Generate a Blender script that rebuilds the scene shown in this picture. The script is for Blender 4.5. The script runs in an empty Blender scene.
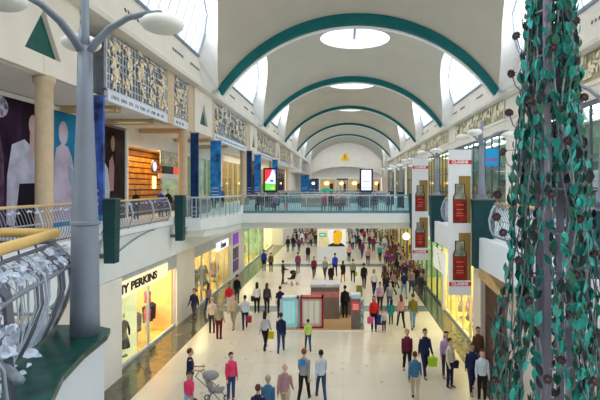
import bpy, math, random
from mathutils import Vector, Matrix
R = random.Random(7)
C = bpy.context.scene.collection
PI = math.pi
E = 7.2            # eye height above the lower floor
FL = -1.65         # upper floor relative to the eye

# ------------------------------------------------------------------ helpers
class MB:
    def __init__(s): s.v = []; s.f = []; s.m = []; s.k = 0
    def add(s, vs, fs):
        o = len(s.v); s.v += [tuple(p) for p in vs]
        for f in fs: s.f.append(tuple(i + o for i in f)); s.m.append(s.k)
        return s
    def box(s, x0, x1, y0, y1, z0, z1):
        return s.add([(x0,y0,z0),(x1,y0,z0),(x1,y1,z0),(x0,y1,z0),(x0,y0,z1),(x1,y0,z1),(x1,y1,z1),(x0,y1,z1)],
            [(0,3,2,1),(4,5,6,7),(0,1,5,4),(1,2,6,5),(2,3,7,6),(3,0,4,7)])
    def quad(s, a, b, c, d): return s.add([a,b,c,d], [(0,1,2,3)])
    def poly(s, pts): return s.add(pts, [tuple(range(len(pts)))])
    def prism_y(s, prof, y0, y1):                    # prof: (x, z) closed, extruded along y
        n = len(prof)
        return s.add([(x,y0,z) for x,z in prof] + [(x,y1,z) for x,z in prof],
            [tuple(range(n))[::-1], tuple(range(n, 2*n))] + [(i,(i+1)%n,(i+1)%n+n,i+n) for i in range(n)])
    def prism_z(s, prof, z0, z1):
        n = len(prof)
        return s.add([(x,y,z0) for x,y in prof] + [(x,y,z1) for x,y in prof],
            [tuple(range(n))[::-1], tuple(range(n, 2*n))] + [(i,(i+1)%n,(i+1)%n+n,i+n) for i in range(n)])
    def prism_x(s, prof, x0, x1):                    # prof: (y, z)
        n = len(prof)
        return s.add([(x0,y,z) for y,z in prof] + [(x1,y,z) for y,z in prof],
            [tuple(range(n))[::-1], tuple(range(n, 2*n))] + [(i,(i+1)%n,(i+1)%n+n,i+n) for i in range(n)])
    def tube(s, pts, rad, n=8, flat=1.0):
        pts = [Vector(p) for p in pts]; N = len(pts)
        if not isinstance(rad, (list, tuple)): rad = [rad]*N
        vs = []; up = None
        for i, p in enumerate(pts):
            t = (pts[min(i+1,N-1)] - pts[max(i-1,0)]).normalized()
            if up is None:
                up = Vector((0,0,1)) if abs(t.z) < .9 else Vector((0,1,0))
            a = t.cross(up).normalized(); b = a.cross(t).normalized(); up = b
            for k in range(n):
                w = 2*PI*k/n
                vs.append(p + a*math.cos(w)*rad[i] + b*math.sin(w)*rad[i]*flat)
        fs = [tuple(range(n))[::-1], tuple(range((N-1)*n, N*n))]
        for i in range(N-1):
            for k in range(n): fs.append((i*n+k, i*n+(k+1)%n, (i+1)*n+(k+1)%n, (i+1)*n+k))
        return s.add(vs, fs)
    def lathe(s, prof, c=(0,0,0), n=20):
        vs = []
        for r, z in prof:
            for k in range(n): vs.append((c[0]+r*math.cos(2*PI*k/n), c[1]+r*math.sin(2*PI*k/n), c[2]+z))
        N = len(prof); fs = [tuple(range(n))[::-1], tuple(range((N-1)*n, N*n))]
        for i in range(N-1):
            for k in range(n): fs.append((i*n+k, i*n+(k+1)%n, (i+1)*n+(k+1)%n, (i+1)*n+k))
        return s.add(vs, fs)
    def ell(s, c, r, n=12, m=8):
        vs = []; 
        for i in range(1, m):
            a = PI*i/m - PI/2
            for k in range(n):
                w = 2*PI*k/n
                vs.append((c[0]+r[0]*math.cos(a)*math.cos(w), c[1]+r[1]*math.cos(a)*math.sin(w), c[2]+r[2]*math.sin(a)))
        b = len(vs); vs += [(c[0],c[1],c[2]-r[2]), (c[0],c[1],c[2]+r[2])]
        fs = []
        for i in range(m-2):
            for k in range(n): fs.append((i*n+k, i*n+(k+1)%n, (i+1)*n+(k+1)%n, (i+1)*n+k))
        for k in range(n): fs.append((b, (k+1)%n, k)); fs.append((b+1, (m-2)*n+k, (m-2)*n+(k+1)%n))
        return s.add(vs, fs)
    def leaf(s, p, d, nrm, L, W, cup=.15):
        d = Vector(d).normalized(); nrm = Vector(nrm); t = d.cross(nrm)
        if t.length < 1e-4: t = d.cross(Vector((.3,.5,.8)))
        t.normalize(); nn = t.cross(d).normalized(); p = Vector(p)
        vs = [p, p+d*L*.2+t*W*.36+nn*cup*W*.4, p+d*L*.48+t*W*.5+nn*cup*W, p+d*L*.8+t*W*.27+nn*cup*W*.5, p+d*L-nn*cup*W*.6,
              p+d*L*.8-t*W*.27+nn*cup*W*.5, p+d*L*.48-t*W*.5+nn*cup*W, p+d*L*.2-t*W*.36+nn*cup*W*.4, p+d*L*.5]
        return s.add(vs, [(0,1,8,7),(1,2,8),(2,3,8),(3,4,5,8),(5,6,8),(6,7,8)])
    def mesh(s, name, smooth=False):
        me = bpy.data.meshes.new(name); me.from_pydata(s.v, [], s.f); me.update()
        if any(s.m): me.polygons.foreach_set('material_index', s.m)
        if smooth:
            me.polygons.foreach_set('use_smooth', [True]*len(me.polygons))
        return me
    def build(s, name, mats, parent=None, smooth=False, world=True, bevel=0, label=None):
        me = s.mesh(name, smooth)
        if not isinstance(mats, (list, tuple)): mats = [mats]
        for m in mats: me.materials.append(m)
        if parent is not None and world:
            me.transform(Matrix.Translation(-Vector(parent['_w'])))
        o = bpy.data.objects.new(name, me); C.objects.link(o)
        if parent is not None:
            o.parent = parent
        o['_w'] = tuple(parent['_w']) if parent is not None else (0,0,0)
        if bevel:
            b = o.modifiers.new('b', 'BEVEL'); b.width = bevel; b.segments = 2; b.limit_method = 'ANGLE'
        if label: o['label'] = label
        return o

def tag(o, label=None, cat=None, group=None, kind=None):
    if label: o['label'] = label
    if cat: o['category'] = cat
    if group: o['group'] = group
    if kind: o['kind'] = kind
    return o
def thing(name, loc, label, cat, group=None, rz=0):
    o = bpy.data.objects.new(name, None); C.objects.link(o); o.location = loc
    o.rotation_euler = (0,0,rz); o.empty_display_size = .2
    o['_w'] = tuple(loc); return tag(o, label, cat, group)
def copy_tree(o, parent=None):
    c = o.copy(); C.objects.link(c)
    if parent is not None: c.parent = parent
    for ch in list(o.children): copy_tree(ch, c)
    return c
def struct(o): o['kind'] = 'structure'; return o
_cnt = {}
def sname(base):
    _cnt[base] = _cnt.get(base, 0) + 1
    return '%s_%d' % (base, _cnt[base])

_mats = {}
def mat(name, col, rough=.6, metal=0, var=.12, scale=3, emit=0, spec=.3, bump=0):
    if name in _mats: return _mats[name]
    m = bpy.data.materials.new(name); m.use_nodes = True; nt = m.node_tree; b = nt.nodes['Principled BSDF']
    b.inputs['Roughness'].default_value = rough; b.inputs['Metallic'].default_value = metal
    b.inputs['Specular IOR Level'].default_value = spec
    tc = nt.nodes.new('ShaderNodeTexCoord'); nz = nt.nodes.new('ShaderNodeTexNoise'); nz.inputs['Scale'].default_value = scale
    nz.inputs['Detail'].default_value = 3
    nt.links.new(tc.outputs['Object'], nz.inputs['Vector'])
    rp = nt.nodes.new('ShaderNodeValToRGB'); rp.color_ramp.elements[0].position = .3; rp.color_ramp.elements[1].position = .7
    c = col[:3]
    rp.color_ramp.elements[0].color = tuple(max(0, x*(1-var)) for x in c) + (1,)
    rp.color_ramp.elements[1].color = tuple(min(1, x*(1+var)) for x in c) + (1,)
    nt.links.new(nz.outputs['Fac'], rp.inputs['Fac']); nt.links.new(rp.outputs['Color'], b.inputs['Base Color'])
    if emit:
        b.inputs['Emission Color'].default_value = c + (1,) if isinstance(c, tuple) else tuple(c) + (1,)
        b.inputs['Emission Strength'].default_value = emit
    if bump:
        bp = nt.nodes.new('ShaderNodeBump'); bp.inputs['Strength'].default_value = bump; bp.inputs['Distance'].default_value = .02
        nt.links.new(nz.outputs['Fac'], bp.inputs['Height']); nt.links.new(bp.outputs['Normal'], b.inputs['Normal'])
    _mats[name] = m; return m
def glassmat(name, tint=(.9,.95,.95), g=.12, rough=.03):
    if name in _mats: return _mats[name]
    m = bpy.data.materials.new(name); m.use_nodes = True; nt = m.node_tree; nt.nodes.clear()
    o = nt.nodes.new('ShaderNodeOutputMaterial'); mx = nt.nodes.new('ShaderNodeMixShader'); t = nt.nodes.new('ShaderNodeBsdfTransparent')
    gl = nt.nodes.new('ShaderNodeBsdfGlossy'); gl.inputs['Roughness'].default_value = rough; t.inputs['Color'].default_value = tint + (1,)
    mx.inputs[0].default_value = g
    nt.links.new(t.outputs[0], mx.inputs[1]); nt.links.new(gl.outputs[0], mx.inputs[2]); nt.links.new(mx.outputs[0], o.inputs[0])
    _mats[name] = m; return m
def brickmat(name, c1, c2, mortar, sc, w, h, rough, off=0.0, ms=.006, noise=.0, nscale=1.0, ncol=None, spec=.5):
    m = bpy.data.materials.new(name); m.use_nodes = True; nt = m.node_tree; b = nt.nodes['Principled BSDF']
    b.inputs['Roughness'].default_value = rough; b.inputs['Specular IOR Level'].default_value = spec
    tc = nt.nodes.new('ShaderNodeTexCoord'); br = nt.nodes.new('ShaderNodeTexBrick')
    br.offset = off; br.inputs['Scale'].default_value = sc; br.inputs['Brick Width'].default_value = w; br.inputs['Row Height'].default_value = h
    br.inputs['Mortar Size'].default_value = ms; br.inputs['Color1'].default_value = c1+(1,); br.inputs['Color2'].default_value = c2+(1,)
    br.inputs['Mortar'].default_value = mortar+(1,)
    nt.links.new(tc.outputs['Object'], br.inputs['Vector'])
    out = br.outputs['Color']
    if noise:
        nz = nt.nodes.new('ShaderNodeTexNoise'); nz.inputs['Scale'].default_value = nscale; nz.inputs['Detail'].default_value = 6; nz.inputs['Distortion'].default_value = 1.2
        nt.links.new(tc.outputs['Object'], nz.inputs['Vector'])
        rp = nt.nodes.new('ShaderNodeValToRGB'); rp.color_ramp.elements[0].position = .45; rp.color_ramp.elements[1].position = .62
        rp.color_ramp.elements[0].color = (0,0,0,1); rp.color_ramp.elements[1].color = (noise,noise,noise,1)
        nt.links.new(nz.outputs['Fac'], rp.inputs['Fac'])
        mx = nt.nodes.new('ShaderNodeMix'); mx.data_type = 'RGBA'
        nt.links.new(rp.outputs['Color'], mx.inputs['Factor']); nt.links.new(out, mx.inputs['A']); mx.inputs['B'].default_value = (ncol or mortar)+(1,)
        out = mx.outputs['Result']
    nt.links.new(out, b.inputs['Base Color'])
    _mats[name] = m; return m

# materials
vaultM = mat('vault_plaster', (.53,.495,.42), .9, var=.035, scale=.6)
whiteM = mat('white_plaster', (.82,.82,.80), .8, var=.03, scale=1)
creamM = mat('cream_wall', (.80,.75,.67), .75, var=.04, scale=1)
corniceM = mat('cornice_cream', (.76,.72,.65), .8, var=.04, scale=1)
fasciaM = mat('fascia_white', (.80,.88,.95), .55, var=.02, scale=1)
beigeM = mat('beige_stone', (.62,.49,.34), .6, var=.06, scale=4)
tealM = mat('teal_steel', (.0,.115,.12), .7, var=.1, scale=2)
tealTriM = mat('teal_tile', (.005,.10,.08), .6, var=.15)
tealBoxM = mat('teal_box_metal', (.01,.06,.07), .6, var=.2, scale=4)
marbleM = mat('green_marble', (.006,.065,.055), .3, var=.6, scale=5)
greyM = mat('grey_post_metal', (.25,.29,.36), .5, .2, var=.06, scale=3)
dgreyM = mat('dark_grey_metal', (.13,.15,.19), .5, .3, var=.1)
lgreyM = mat('light_grey_metal', (.5,.56,.64), .45, .2, var=.1)
petalM = mat('pale_blue_petals', (.55,.62,.76), .5, var=.15, scale=9)
goldM = mat('golden_handrail', (.78,.5,.16), .35, var=.06)
woodM = mat('pale_wood_handrail', (.72,.52,.28), .4, var=.1)
discM = mat('lamp_disc_white', (.9,.9,.85), .45, var=.02)
frameM = mat('window_frame_blue_grey', (.25,.30,.38), .5, var=.05)
mullM = mat('window_mullion', (.55,.6,.68), .5, var=.05)
skyglass = glassmat('roof_glass', (.97,.99,1.0), .04)
glassM = glassmat('shop_glass', (.86,.95,.90), .16)
railglass = glassmat('rail_glass', (.62,.78,.80), .12)
gridM = mat('frieze_grid', (.62,.68,.76), .6, var=.08)
leafM = mat('frieze_leaf', (.86,.76,.58), .7, var=.15, scale=4)
friezeBackM = mat('frieze_back', (.24,.27,.32), .8, var=.1)
reliefBackM = mat('relief_back', (.42,.37,.23), .8, var=.1)
bandM = mat('inscription_band', (.70,.76,.86), .6, var=.03)
inkM = mat('ink', (.12,.15,.22), .7, var=.05)
blackM = mat('black', (.012,.012,.015), .5, var=.2)
warmwall = mat('warm_shop_wall', (.85,.62,.28), .7, var=.1)
warmfloor = mat('warm_shop_floor', (.75,.48,.12), .25, var=.15, scale=2)
warmlight = mat('warm_light', (1.0,.72,.32), .5, emit=5.5, var=0)
softlight = mat('soft_light', (1.0,.88,.66), .5, emit=4.5, var=0)
coollight = mat('cool_light', (.92,1.0,.92), .5, emit=4, var=0)
wood_wall = mat('orange_timber', (.62,.25,.03), .5, var=.35, scale=2)
darkwood = mat('dark_timber', (.09,.035,.02), .5, var=.2)
navyM = mat('navy_banner', (.005,.035,.13), .3, var=.5, scale=3)
blueM = mat('blue_banner', (.01,.16,.50), .3, var=.7, scale=2.5)
redM = mat('red', (.65,.02,.03), .4, var=.05)
whiteSign = mat('white_sign', (.88,.88,.88), .5, var=.01)
floorM = brickmat('beige_tiles', (.68,.61,.50), (.73,.66,.55), (.55,.48,.38), 1.0, 1.2, 1.2, .22, noise=0, spec=.4)
darkFloorM = brickmat('dark_green_marble_floor', (.075,.075,.05), (.10,.10,.065), (.05,.05,.04), 1.0, 1.2, 1.2, .12, noise=.55, nscale=1.6, ncol=(.17,.15,.09))
bandFloorM = brickmat('slate_band_floor', (.13,.18,.20), (.17,.22,.24), (.1,.13,.14), 1.0, .6, .6, .25)
carpetM = mat('brown_carpet', (.52,.33,.16), .9, var=.08, scale=20)

# ------------------------------------------------------------------ roof
CX = 1.0; SP = 18.4; A1 = 32.6
arches = [A1 + SP*n for n in range(-1, 6)]            # 14.2 ... 124.6
def w(s): return 1 - max(0, 1 - s/9.2)**2.2
def fz(h, s):
    za = .3 + math.sqrt(max(0, 118.8 - h*h)); zm = 12.7 - (20 - math.sqrt(400 - h*h)); k = w(s)
    return za*(1-k) + zm*k
CUT = [(0,9.1),(.5,9.02),(1.0,8.92),(1.6,8.8),(3,8.4),(4.7,8.0),(7,7.65),(9.2,7.5)]
GL = [(2.1,7.95),(2.1,8.3),(2.1,8.8),(2.15,9.4),(2.6,10.3),(4.5,11.1),(7,11.8),(9.2,12.0)]
def hg(z): return 9.85 - (z - 7.95)*.3
def cut_hw(s):
    for (a, ha), (b, hb) in zip(CUT, CUT[1:]):
        if s <= b: return ha + (hb-ha)*(s-a)/(b-a)
    return 7.5
starts = [A1 + SP*n for n in range(-2, 5)]
for bi, y0 in enumerate(starts):
    y1 = y0 + SP; yc = (y0+y1)/2
    sd = lambda y: max(0, min(y-y0, y1-y))
    B = []
    N = 28
    for i in range(N): y = y0 + SP*i/N; B.append((CX + cut_hw(sd(y)), y))
    for i in range(N): B.append((CX + 9.1 - 18.2*i/N, y1))
    for i in range(N): y = y1 - SP*i/N; B.append((CX - cut_hw(sd(y)), y))
    for i in range(N): B.append((CX - 9.1 + 18.2*i/N, y0))
    mb = MB(); T = 14; n = len(B); vs = []
    for t in range(T+1):
        for (x, y) in B:
            a = math.atan2(y-yc, x-CX); ix, iy = CX + 2.9*math.cos(a), yc + 2.9*math.sin(a)
            u = t/T; px, py = ix*(1-u)+x*u, iy*(1-u)+y*u
            vs.append((px, py, E + fz(abs(px-CX), sd(py))))
    fs = []
    for t in range(T):
        for k in range(n): fs.append((t*n+k, t*n+(k+1)%n, (t+1)*n+(k+1)%n, (t+1)*n+k))
    mb.add(vs, fs); struct(mb.build('ceiling' if bi == 0 else 'ceiling', vaultM, smooth=True))
    # oculus curb + rooflight
    mb = MB(); K = 48
    zr = E + 12.35
    vs = []
    for (r, z) in ((2.9, zr), (2.9, zr+1.25), (3.15, zr+1.25), (3.15, zr+.3)):
        for k in range(K): vs.append((CX + r*math.cos(2*PI*k/K), yc + r*math.sin(2*PI*k/K), z))
    fs = [(i*K+k, i*K+(k+1)%K, (i+1)*K+(k+1)%K, (i+1)*K+k) for i in range(3) for k in range(K)]
    mb.add(vs, fs); 
    win = struct(mb.build(sname('window'), mat('curb_grey_white', (.60,.60,.64), .9, var=.02), smooth=True)); 
    g = MB(); g.poly([(CX + 3.1*math.cos(2*PI*k/K), yc + 3.1*math.sin(2*PI*k/K), zr+1.24) for k in range(K)]); g.build('pane', skyglass, win)
    b = MB(); b.box(CX-.1, CX+.1, yc-2.95, yc+2.95, zr+.9, zr+1.22); b.build('mullion', greyM, win)
    # side rooflights
    for sgn in (-1, 1):
        rib = MB(); half = []
        for (s_, h_), (gs, gz) in zip(CUT, GL):
            half.append(((s_, h_, fz(h_, s_)), (gs, hg(gz), gz)))
        seq = [((y0+a[0], a[1], a[2]), (y0+b[0], b[1], b[2])) for a, b in half] + \
              [((y1-a[0], a[1], a[2]), (y1-b[0], b[1], b[2])) for a, b in reversed(half[:-1])]
        P = lambda q: (CX + sgn*q[1], q[0], E + q[2])
        vs = [P(a) for a, b in seq] + [P(b) for a, b in seq]; L = len(seq)
        rib.add(vs, [(i, i+1, L+i+1, L+i) for i in range(L-1)])
        # corbel wedge between ribbon start and the cornice
        for (a, b), e in ((seq[0], y0), (seq[-1], y1)):
            rib.add([P(a), P(b), P((b[0], 9.5, 6.35)), P((e, 9.5, 6.2)), P((e, 9.85, 7.95))], [(0,1,2,3), (0,1,4)])
        struct(rib.build(sname('trim'), whiteM, smooth=True))
        gp = [P(b) for a, b in seq]
        wn = MB()
        # frame around the opening
        wn.tube(gp + [gp[0]], .07, 5)
        wn.tube([P((y0+2.1, 9.83, 8.0)), P((y1-2.1, 9.83, 8.0))], .11, 5)
        win = struct(wn.build(sname('window'), frameM))
        g = MB(); g.poly(gp); g.build('pane', skyglass, win)
        mu = MB(); k = 1.05
        y = y0 + 3.0
        while y < y1 - 2.6:
            s_ = sd(y); zt = 9.4
            for (a, za), (b, zb) in zip(GL, GL[1:]):
                if a <= s_ <= b and b > a: zt = za + (zb-za)*(s_-a)/(b-a)
            mu.tube([P((y, 9.83, 8.0)), P((y, hg(zt), zt))], .045, 4); y += k
        mu.build('mullion', mullM, win)
    # sky outside the glazing: daylight lamps
    for sgn in (-1, 1):
        ld = bpy.data.lights.new('daylight', 'AREA'); ld.shape = 'RECTANGLE'; ld.size = 14; ld.size_y = 4.2; ld.energy = 900; ld.color = (.93,.97,1)
        lo = bpy.data.objects.new('daylight', ld); C.objects.link(lo); lo.location = (CX + sgn*10.9, yc, E+10.6)
        d = Vector((-sgn, 0, -.55)); lo.rotation_euler = d.to_track_quat('-Z', 'Y').to_euler()
    ld = bpy.data.lights.new('daylight', 'AREA'); ld.shape = 'DISK'; ld.size = 5.6; ld.energy = 380; ld.color = (1,.99,.96)
    lo = bpy.data.objects.new('daylight', ld); C.objects.link(lo); lo.location = (CX, yc, zr+1.6)
# arches
def inner_arc(t, ai):
    th = [.66,.66,.5,.34,.32,.30,.3][ai]; h = 9.1*t
    k = .55 + .45*(1-t*t)          # a little thinner towards the springings
    hi = h*(1 - .022*th/.66); return hi, fz(abs(h), 0) + .05 - th*k
for ai, a in enumerate(arches):
    mb = MB(); M_ = 48; vs = []
    for i in range(M_+1):
        t = -1 + 2*i/M_
        ho = 9.1*t; zo = fz(abs(ho), 0) + .06
        hi, zi = inner_arc(t, ai)
        for (hh, zz, yy) in ((ho, zo, a-.22), (hi, zi, a-.22), (hi, zi, a+.22), (ho, zo, a+.22)):
            vs.append((CX+hh, yy, E+zz))
    fs = [(i*4+k, i*4+(k+1)%4, (i+1)*4+(k+1)%4, (i+1)*4+k) for i in range(M_) for k in range(4)] + [(0,1,2,3), (M_*4+3,M_*4+2,M_*4+1,M_*4)]
    mb.add(vs, fs)
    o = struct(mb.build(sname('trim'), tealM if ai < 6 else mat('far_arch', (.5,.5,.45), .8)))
    mb = MB(); vs = []
    for i in range(M_+1):
        t = -1 + 2*i/M_
        hi, zi = inner_arc(t, ai)
        for (dz, yy) in ((-.0, a+.225), (-.09, a+.225), (-.09, a+.6), (.5, a+.6)): vs.append((CX+hi, yy, E+zi+dz))
    mb.add(vs, [(i*4+k, i*4+k+1, (i+1)*4+k+1, (i+1)*4+k) for i in range(M_) for k in range(3)])
    mb.build('soffit_strip', whiteM, o)
# cornices
for sgn, nm in ((-1, 'left'), (1, 'right')):
    X = lambda h: CX + sgn*h
    mb = MB(); mb.prism_y([(X(10.1), E+6.02), (X(9.5), E+6.02), (X(9.47), E+6.2), (X(9.52), E+6.35), (X(9.85), E+7.95), (X(10.15), E+7.95)], -6, 124.5)
    struct(mb.build('trim_cornice_'+nm, corniceM))
    if True:
        for a in arches[:4]:
            for base in (a-7.2, a-4.2, a+2.6, a+5.6):
                if base < 6: continue
                t = thing('ceiling_vent', (X(9.66), base, E+7.0), 'small row of dark air slots in the %s cornice' % nm, 'vent', 'air slots in the cornices')
                for k in range(6):
                    y = base + k*.30
                    me = MB()
                    q = [(X(9.60), y, E+6.95), (X(9.60), y+.09, E+6.95), (X(9.632), y+.09, E+7.1), (X(9.632), y, E+7.1)]
                    q2 = [(x+sgn*.03, yy, z) for x, yy, z in q]
                    me.add(q+q2, [(0,1,2,3),(7,6,5,4),(0,4,5,1),(1,5,6,2),(2,6,7,3),(3,7,4,0)])
                    me.build('slot', dgreyM, t)

# ------------------------------------------------------------------ left upper wall: blocks, friezes, columns
def tri_block(yc, first):
    y0, y1 = yc-2.0, yc+1.95; x0, x1 = -9.6, -8.88; z0, z1 = E+3.36, E+6.02
    T = [(yc-.95, E+3.92), (yc+.85, E+3.92), (yc-.05, E+5.3)]
    mb = MB()
    mb.box(x0-.2, x1-.16, y0, y1, z0, z1)
    # front plate with a triangular hole
    O = [(y0,z0),(y1,z0),(y1,z1),(y0,z1)]
    vs = [(x1,)+p for p in O] + [(x1,)+p for p in T] + [(x1-.16,)+p for p in O] + [(x1-.15,)+p for p in T]
    mb.add(vs, [(0,1,5,4),(1,2,6,5),(2,3,6),(3,0,4,6),(0,7,8,1),(1,8,9,2),(2,9,10,3),(3,10,7,0),(4,5,12,11),(5,6,13,12),(6,4,11,13)])
    o = struct(mb.build(sname('trim'), creamM))
    t = MB(); t.poly([(x1-.145,)+p for p in T]); t.build('triangle_inlay', tealTriM, o)
    g = MB()
    g.box(x1, x1+.006, yc-.06, yc-.045, z0, E+3.92); g.build('joint', beigeM, o)
Bc = [a + o_ for a, o_ in zip(arches, (.7,-.6,-1.2,-1,-1,-1,-1))]
for i, b in enumerate(Bc[:6]): tri_block(b, i == 0)
def frieze(y0, y1, near, label):
    t = thing('frieze_panel', (-9.1, (y0+y1)/2, E+3.36), label, 'decorative frieze')
    b = MB(); b.box(-9.12, -8.98, y0, y1, E+3.3, E+3.72); b.build('inscription_band', bandM, t)
    wr = MB(); y = y0 + .3
    rr = random.Random(int(y0*10))
    while y < y1 - .6:
        n = rr.choice((3,3,4,5,6))
        for k in range(n):
            wr.box(-8.98, -8.975, y, y+.05, E+3.44, E+3.58)
            if rr.random() < .6: wr.box(-8.98, -8.975, y+.05, y+.09, E+3.44 + rr.choice((0,.06,.11)), E+3.47+rr.choice((0,.06,.11)))
            y += .115
        y += .17
    wr.build('lettering', inkM, t)
    g = MB(); sp = .3 if near else .5; th = .022 if near else .035
    k = 0; y = y0+.04
    while y < y1: g.box(-9.12, -9.07, y-th, y+th, E+3.72, E+6.0); y += sp
    z = 3.8
    while z < 6.0: g.box(-9.11, -9.08, y0, y1, E+z-th, E+z+th); z += sp
    g.box(-9.14, -9.04, y0, y1, E+3.72, E+3.78); g.box(-9.14, -9.04, y0, y0+.08, E+3.72, E+6.0); g.box(-9.14, -9.04, y1-.08, y1, E+3.72, E+6.0)
    g.build('grid', gridM, t)
    lf = MB(); n = int((y1-y0)*(52 if near else 20))
    nst = max(1, round((y1-y0)/1.35)); st_ = [y0+(y1-y0)*(k+.5)/nst for k in range(nst)]
    for _ in range(n):
        cy = rr.choice(st_); z = rr.uniform(3.95, 5.85); y = min(y1-.1, max(y0+.1, cy + .18*math.sin(z*4+cy*3) + rr.gauss(0,.2)))
        a = rr.uniform(0, 2*PI); L = rr.uniform(.2,.38) * (1 if near else 1.5)
        lf.leaf((-9.03+rr.uniform(0,.06), y, E+z), (0, math.cos(a), math.sin(a)), (1, rr.uniform(-.4,.4), rr.uniform(-.4,.4)), L, L*.45)
    lf.build('leaves', leafM, t)
bk = MB(); bk.box(-10.2, -10.1, 10, 124, E+3.36, E+6.4); struct(bk.build('wall_frieze_left', friezeBackM))
ords = ['first', 'second', 'third', 'fourth', 'fifth', 'sixth']
for i in range(5):
    e0, e1 = Bc[i]+1.95, Bc[i+1]-2.0
    where = ['nearest the lamp post', 'beyond the second green triangle', 'beyond the third green triangle', 'beyond the fourth green triangle', 'beyond the fifth green triangle'][i]
    L = e1-e0
    if i == 0:
        segs = [(e0, 17.8, 'narrow section behind the post'), (19.1, 25.6, 'long middle section'), (26.6, 29.0, 'short far section')]
    elif i == 1: segs = [(e0+1, e1-1.5, 'whole run')]
    else: segs = [(e0, e1, 'whole run')]
    for (a, b, nm) in segs:
        frieze(a, b, i < 1, 'left trellis frieze of cream leaves, %s, %s' % (nm, where))
    if i < 2:
        for a, c in (((25.6, 26.6), (29.0, 30.0)) if i == 0 else ((e0, e0+1), (e1-1.5, e1))):
            m = MB(); m.box(-9.5, -8.98, a, c, E+3.3, E+6.02); struct(m.build(sname('trim'), beigeM))
# columns of the upper walkway (round, beige)
def column(y, where, x=-9.25, r=.25):
    c = MB(); c.lathe([(r+.03,0),(r+.03,.25),(r,.28),(r,4.75),(r+.06,4.82),(r+.06,5.0)], (x, y, E+FL), 24)
    tag(c.build('column', beigeM, smooth=True), 'round beige column carrying the frieze, ' + where, 'column', None)
column(15.2, 'in front of the dark fashion poster', -9.08)
column(28.9, 'above the second green post box')
column(46.2, 'just before the dark blue banner in mid distance')
column(47.8, 'just behind its twin in mid distance')
column(64.5, 'third along the far left walkway')
column(83, 'farthest seen on the left walkway')
# walkway slabs -- left
mb = MB(); mb.prism_y([(-8.1,E-1.6),(-8.1,E-1.78),(-8.28,E-1.86),(-8.32,E-2.5),(-8.42,E-3.4),(-8.9,E-3.42),(-16,E-3.42),(-16,E+FL),(-8.3,E+FL),(-8.3,E-1.6)], 6.0, 124.5)
struct(mb.build('floor_upper_left', fasciaM))
mb = MB(); mb.box(-16, -9.14, 6, 124.5, E+3.34, E+3.44); struct(mb.build('ceiling_walkway_left', creamM))
mb = MB(); mb.box(-16,-9.12,6,124.5,E+6.04,E+6.2); struct(mb.build('ceiling_upper_left', creamM))
cb = MB()
for y in (20.5, 24.5, 28.5, 34.5, 40): cb.box(-11.6, -9.3, y, y+.5, E+3.1, E+3.34)
struct(cb.build(sname('trim'), mat('soffit_orange', (.55,.40,.22), .8)))
# right slab
mb = MB(); mb.prism_y([(4.3,E-1.6),(4.3,E-2.55),(4.5,E-2.6),(5.7,E-3.1),(6.2,E-3.1),(13,E-3.1),(13,E+FL),(4.5,E+FL),(4.5,E-1.6)], 7.0, 124.5)
struct(mb.build('floor_upper_right', fasciaM))
# bridge
mb = MB()
poly = [(-8.3,25.6),(-7.35,25.8),(-6.6,28.5),(-6.3,31.3),(4.4,31.3),(4.4,50),(-8.3,50)]
mb.prism_z(poly, E-2.25, E+FL+.0)
mb.prism_z([(-8.2,26.2),(-7.3,26.4),(-6.7,28.8),(-6.4,31.6),(4.4,31.6),(4.4,49.7),(-8.2,49.7)], E-2.62, E-2.25)
struct(mb.build('floor_bridge', [fasciaM]))
mb = MB(); mb.box(-8.3, 4.4, 96, 124.5, E-2.5, E+FL); struct(mb.build('floor_far_bridge', fasciaM))
mb = MB(); mb.box(-6.28, 4.3, 31.36, 31.5, E+FL, E+FL+.12); struct(mb.build(sname('trim'), mat('bridge_teal_glass', (.12,.30,.32), .4)))

# ------------------------------------------------------------------ lower floor
mb = MB(); mb.box(-17, 16, -6, 150, -.2, 0); struct(mb.build('floor', floorM))
n = lambda: sname('trim')
for (x0, x1, y0, y1, m_) in ((-8.9,-7.2,2,150,darkFloorM), (4.95,6.2,2,150,darkFloorM), (-7.2,4.95,28.9,30.3,bandFloorM), (-7.2,4.95,45.2,46.9,bandFloorM),
                           (-7.2,4.95,63.5,65.5,bandFloorM), (-7.2,4.95,80,82,bandFloorM)):
    b = MB(); b.box(x0, x1, y0, y1, 0, .004 if m_ is darkFloorM else .003); struct(b.build(sname('trim'), m_))
# scattered floor studs
st = MB()
for i in range(34):
    x, y = R.uniform(-5.5, 4), R.uniform(15, 27)
    st.lathe([(.07,0),(.07,.004)], (x, y, .004), 10)
tag(st.build('floor_stud', mat('stud_metal', (.42,.38,.32), .4)), 'small scattered metal studs set in the beige floor tiles', 'floor stud', kind='stuff')

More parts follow.
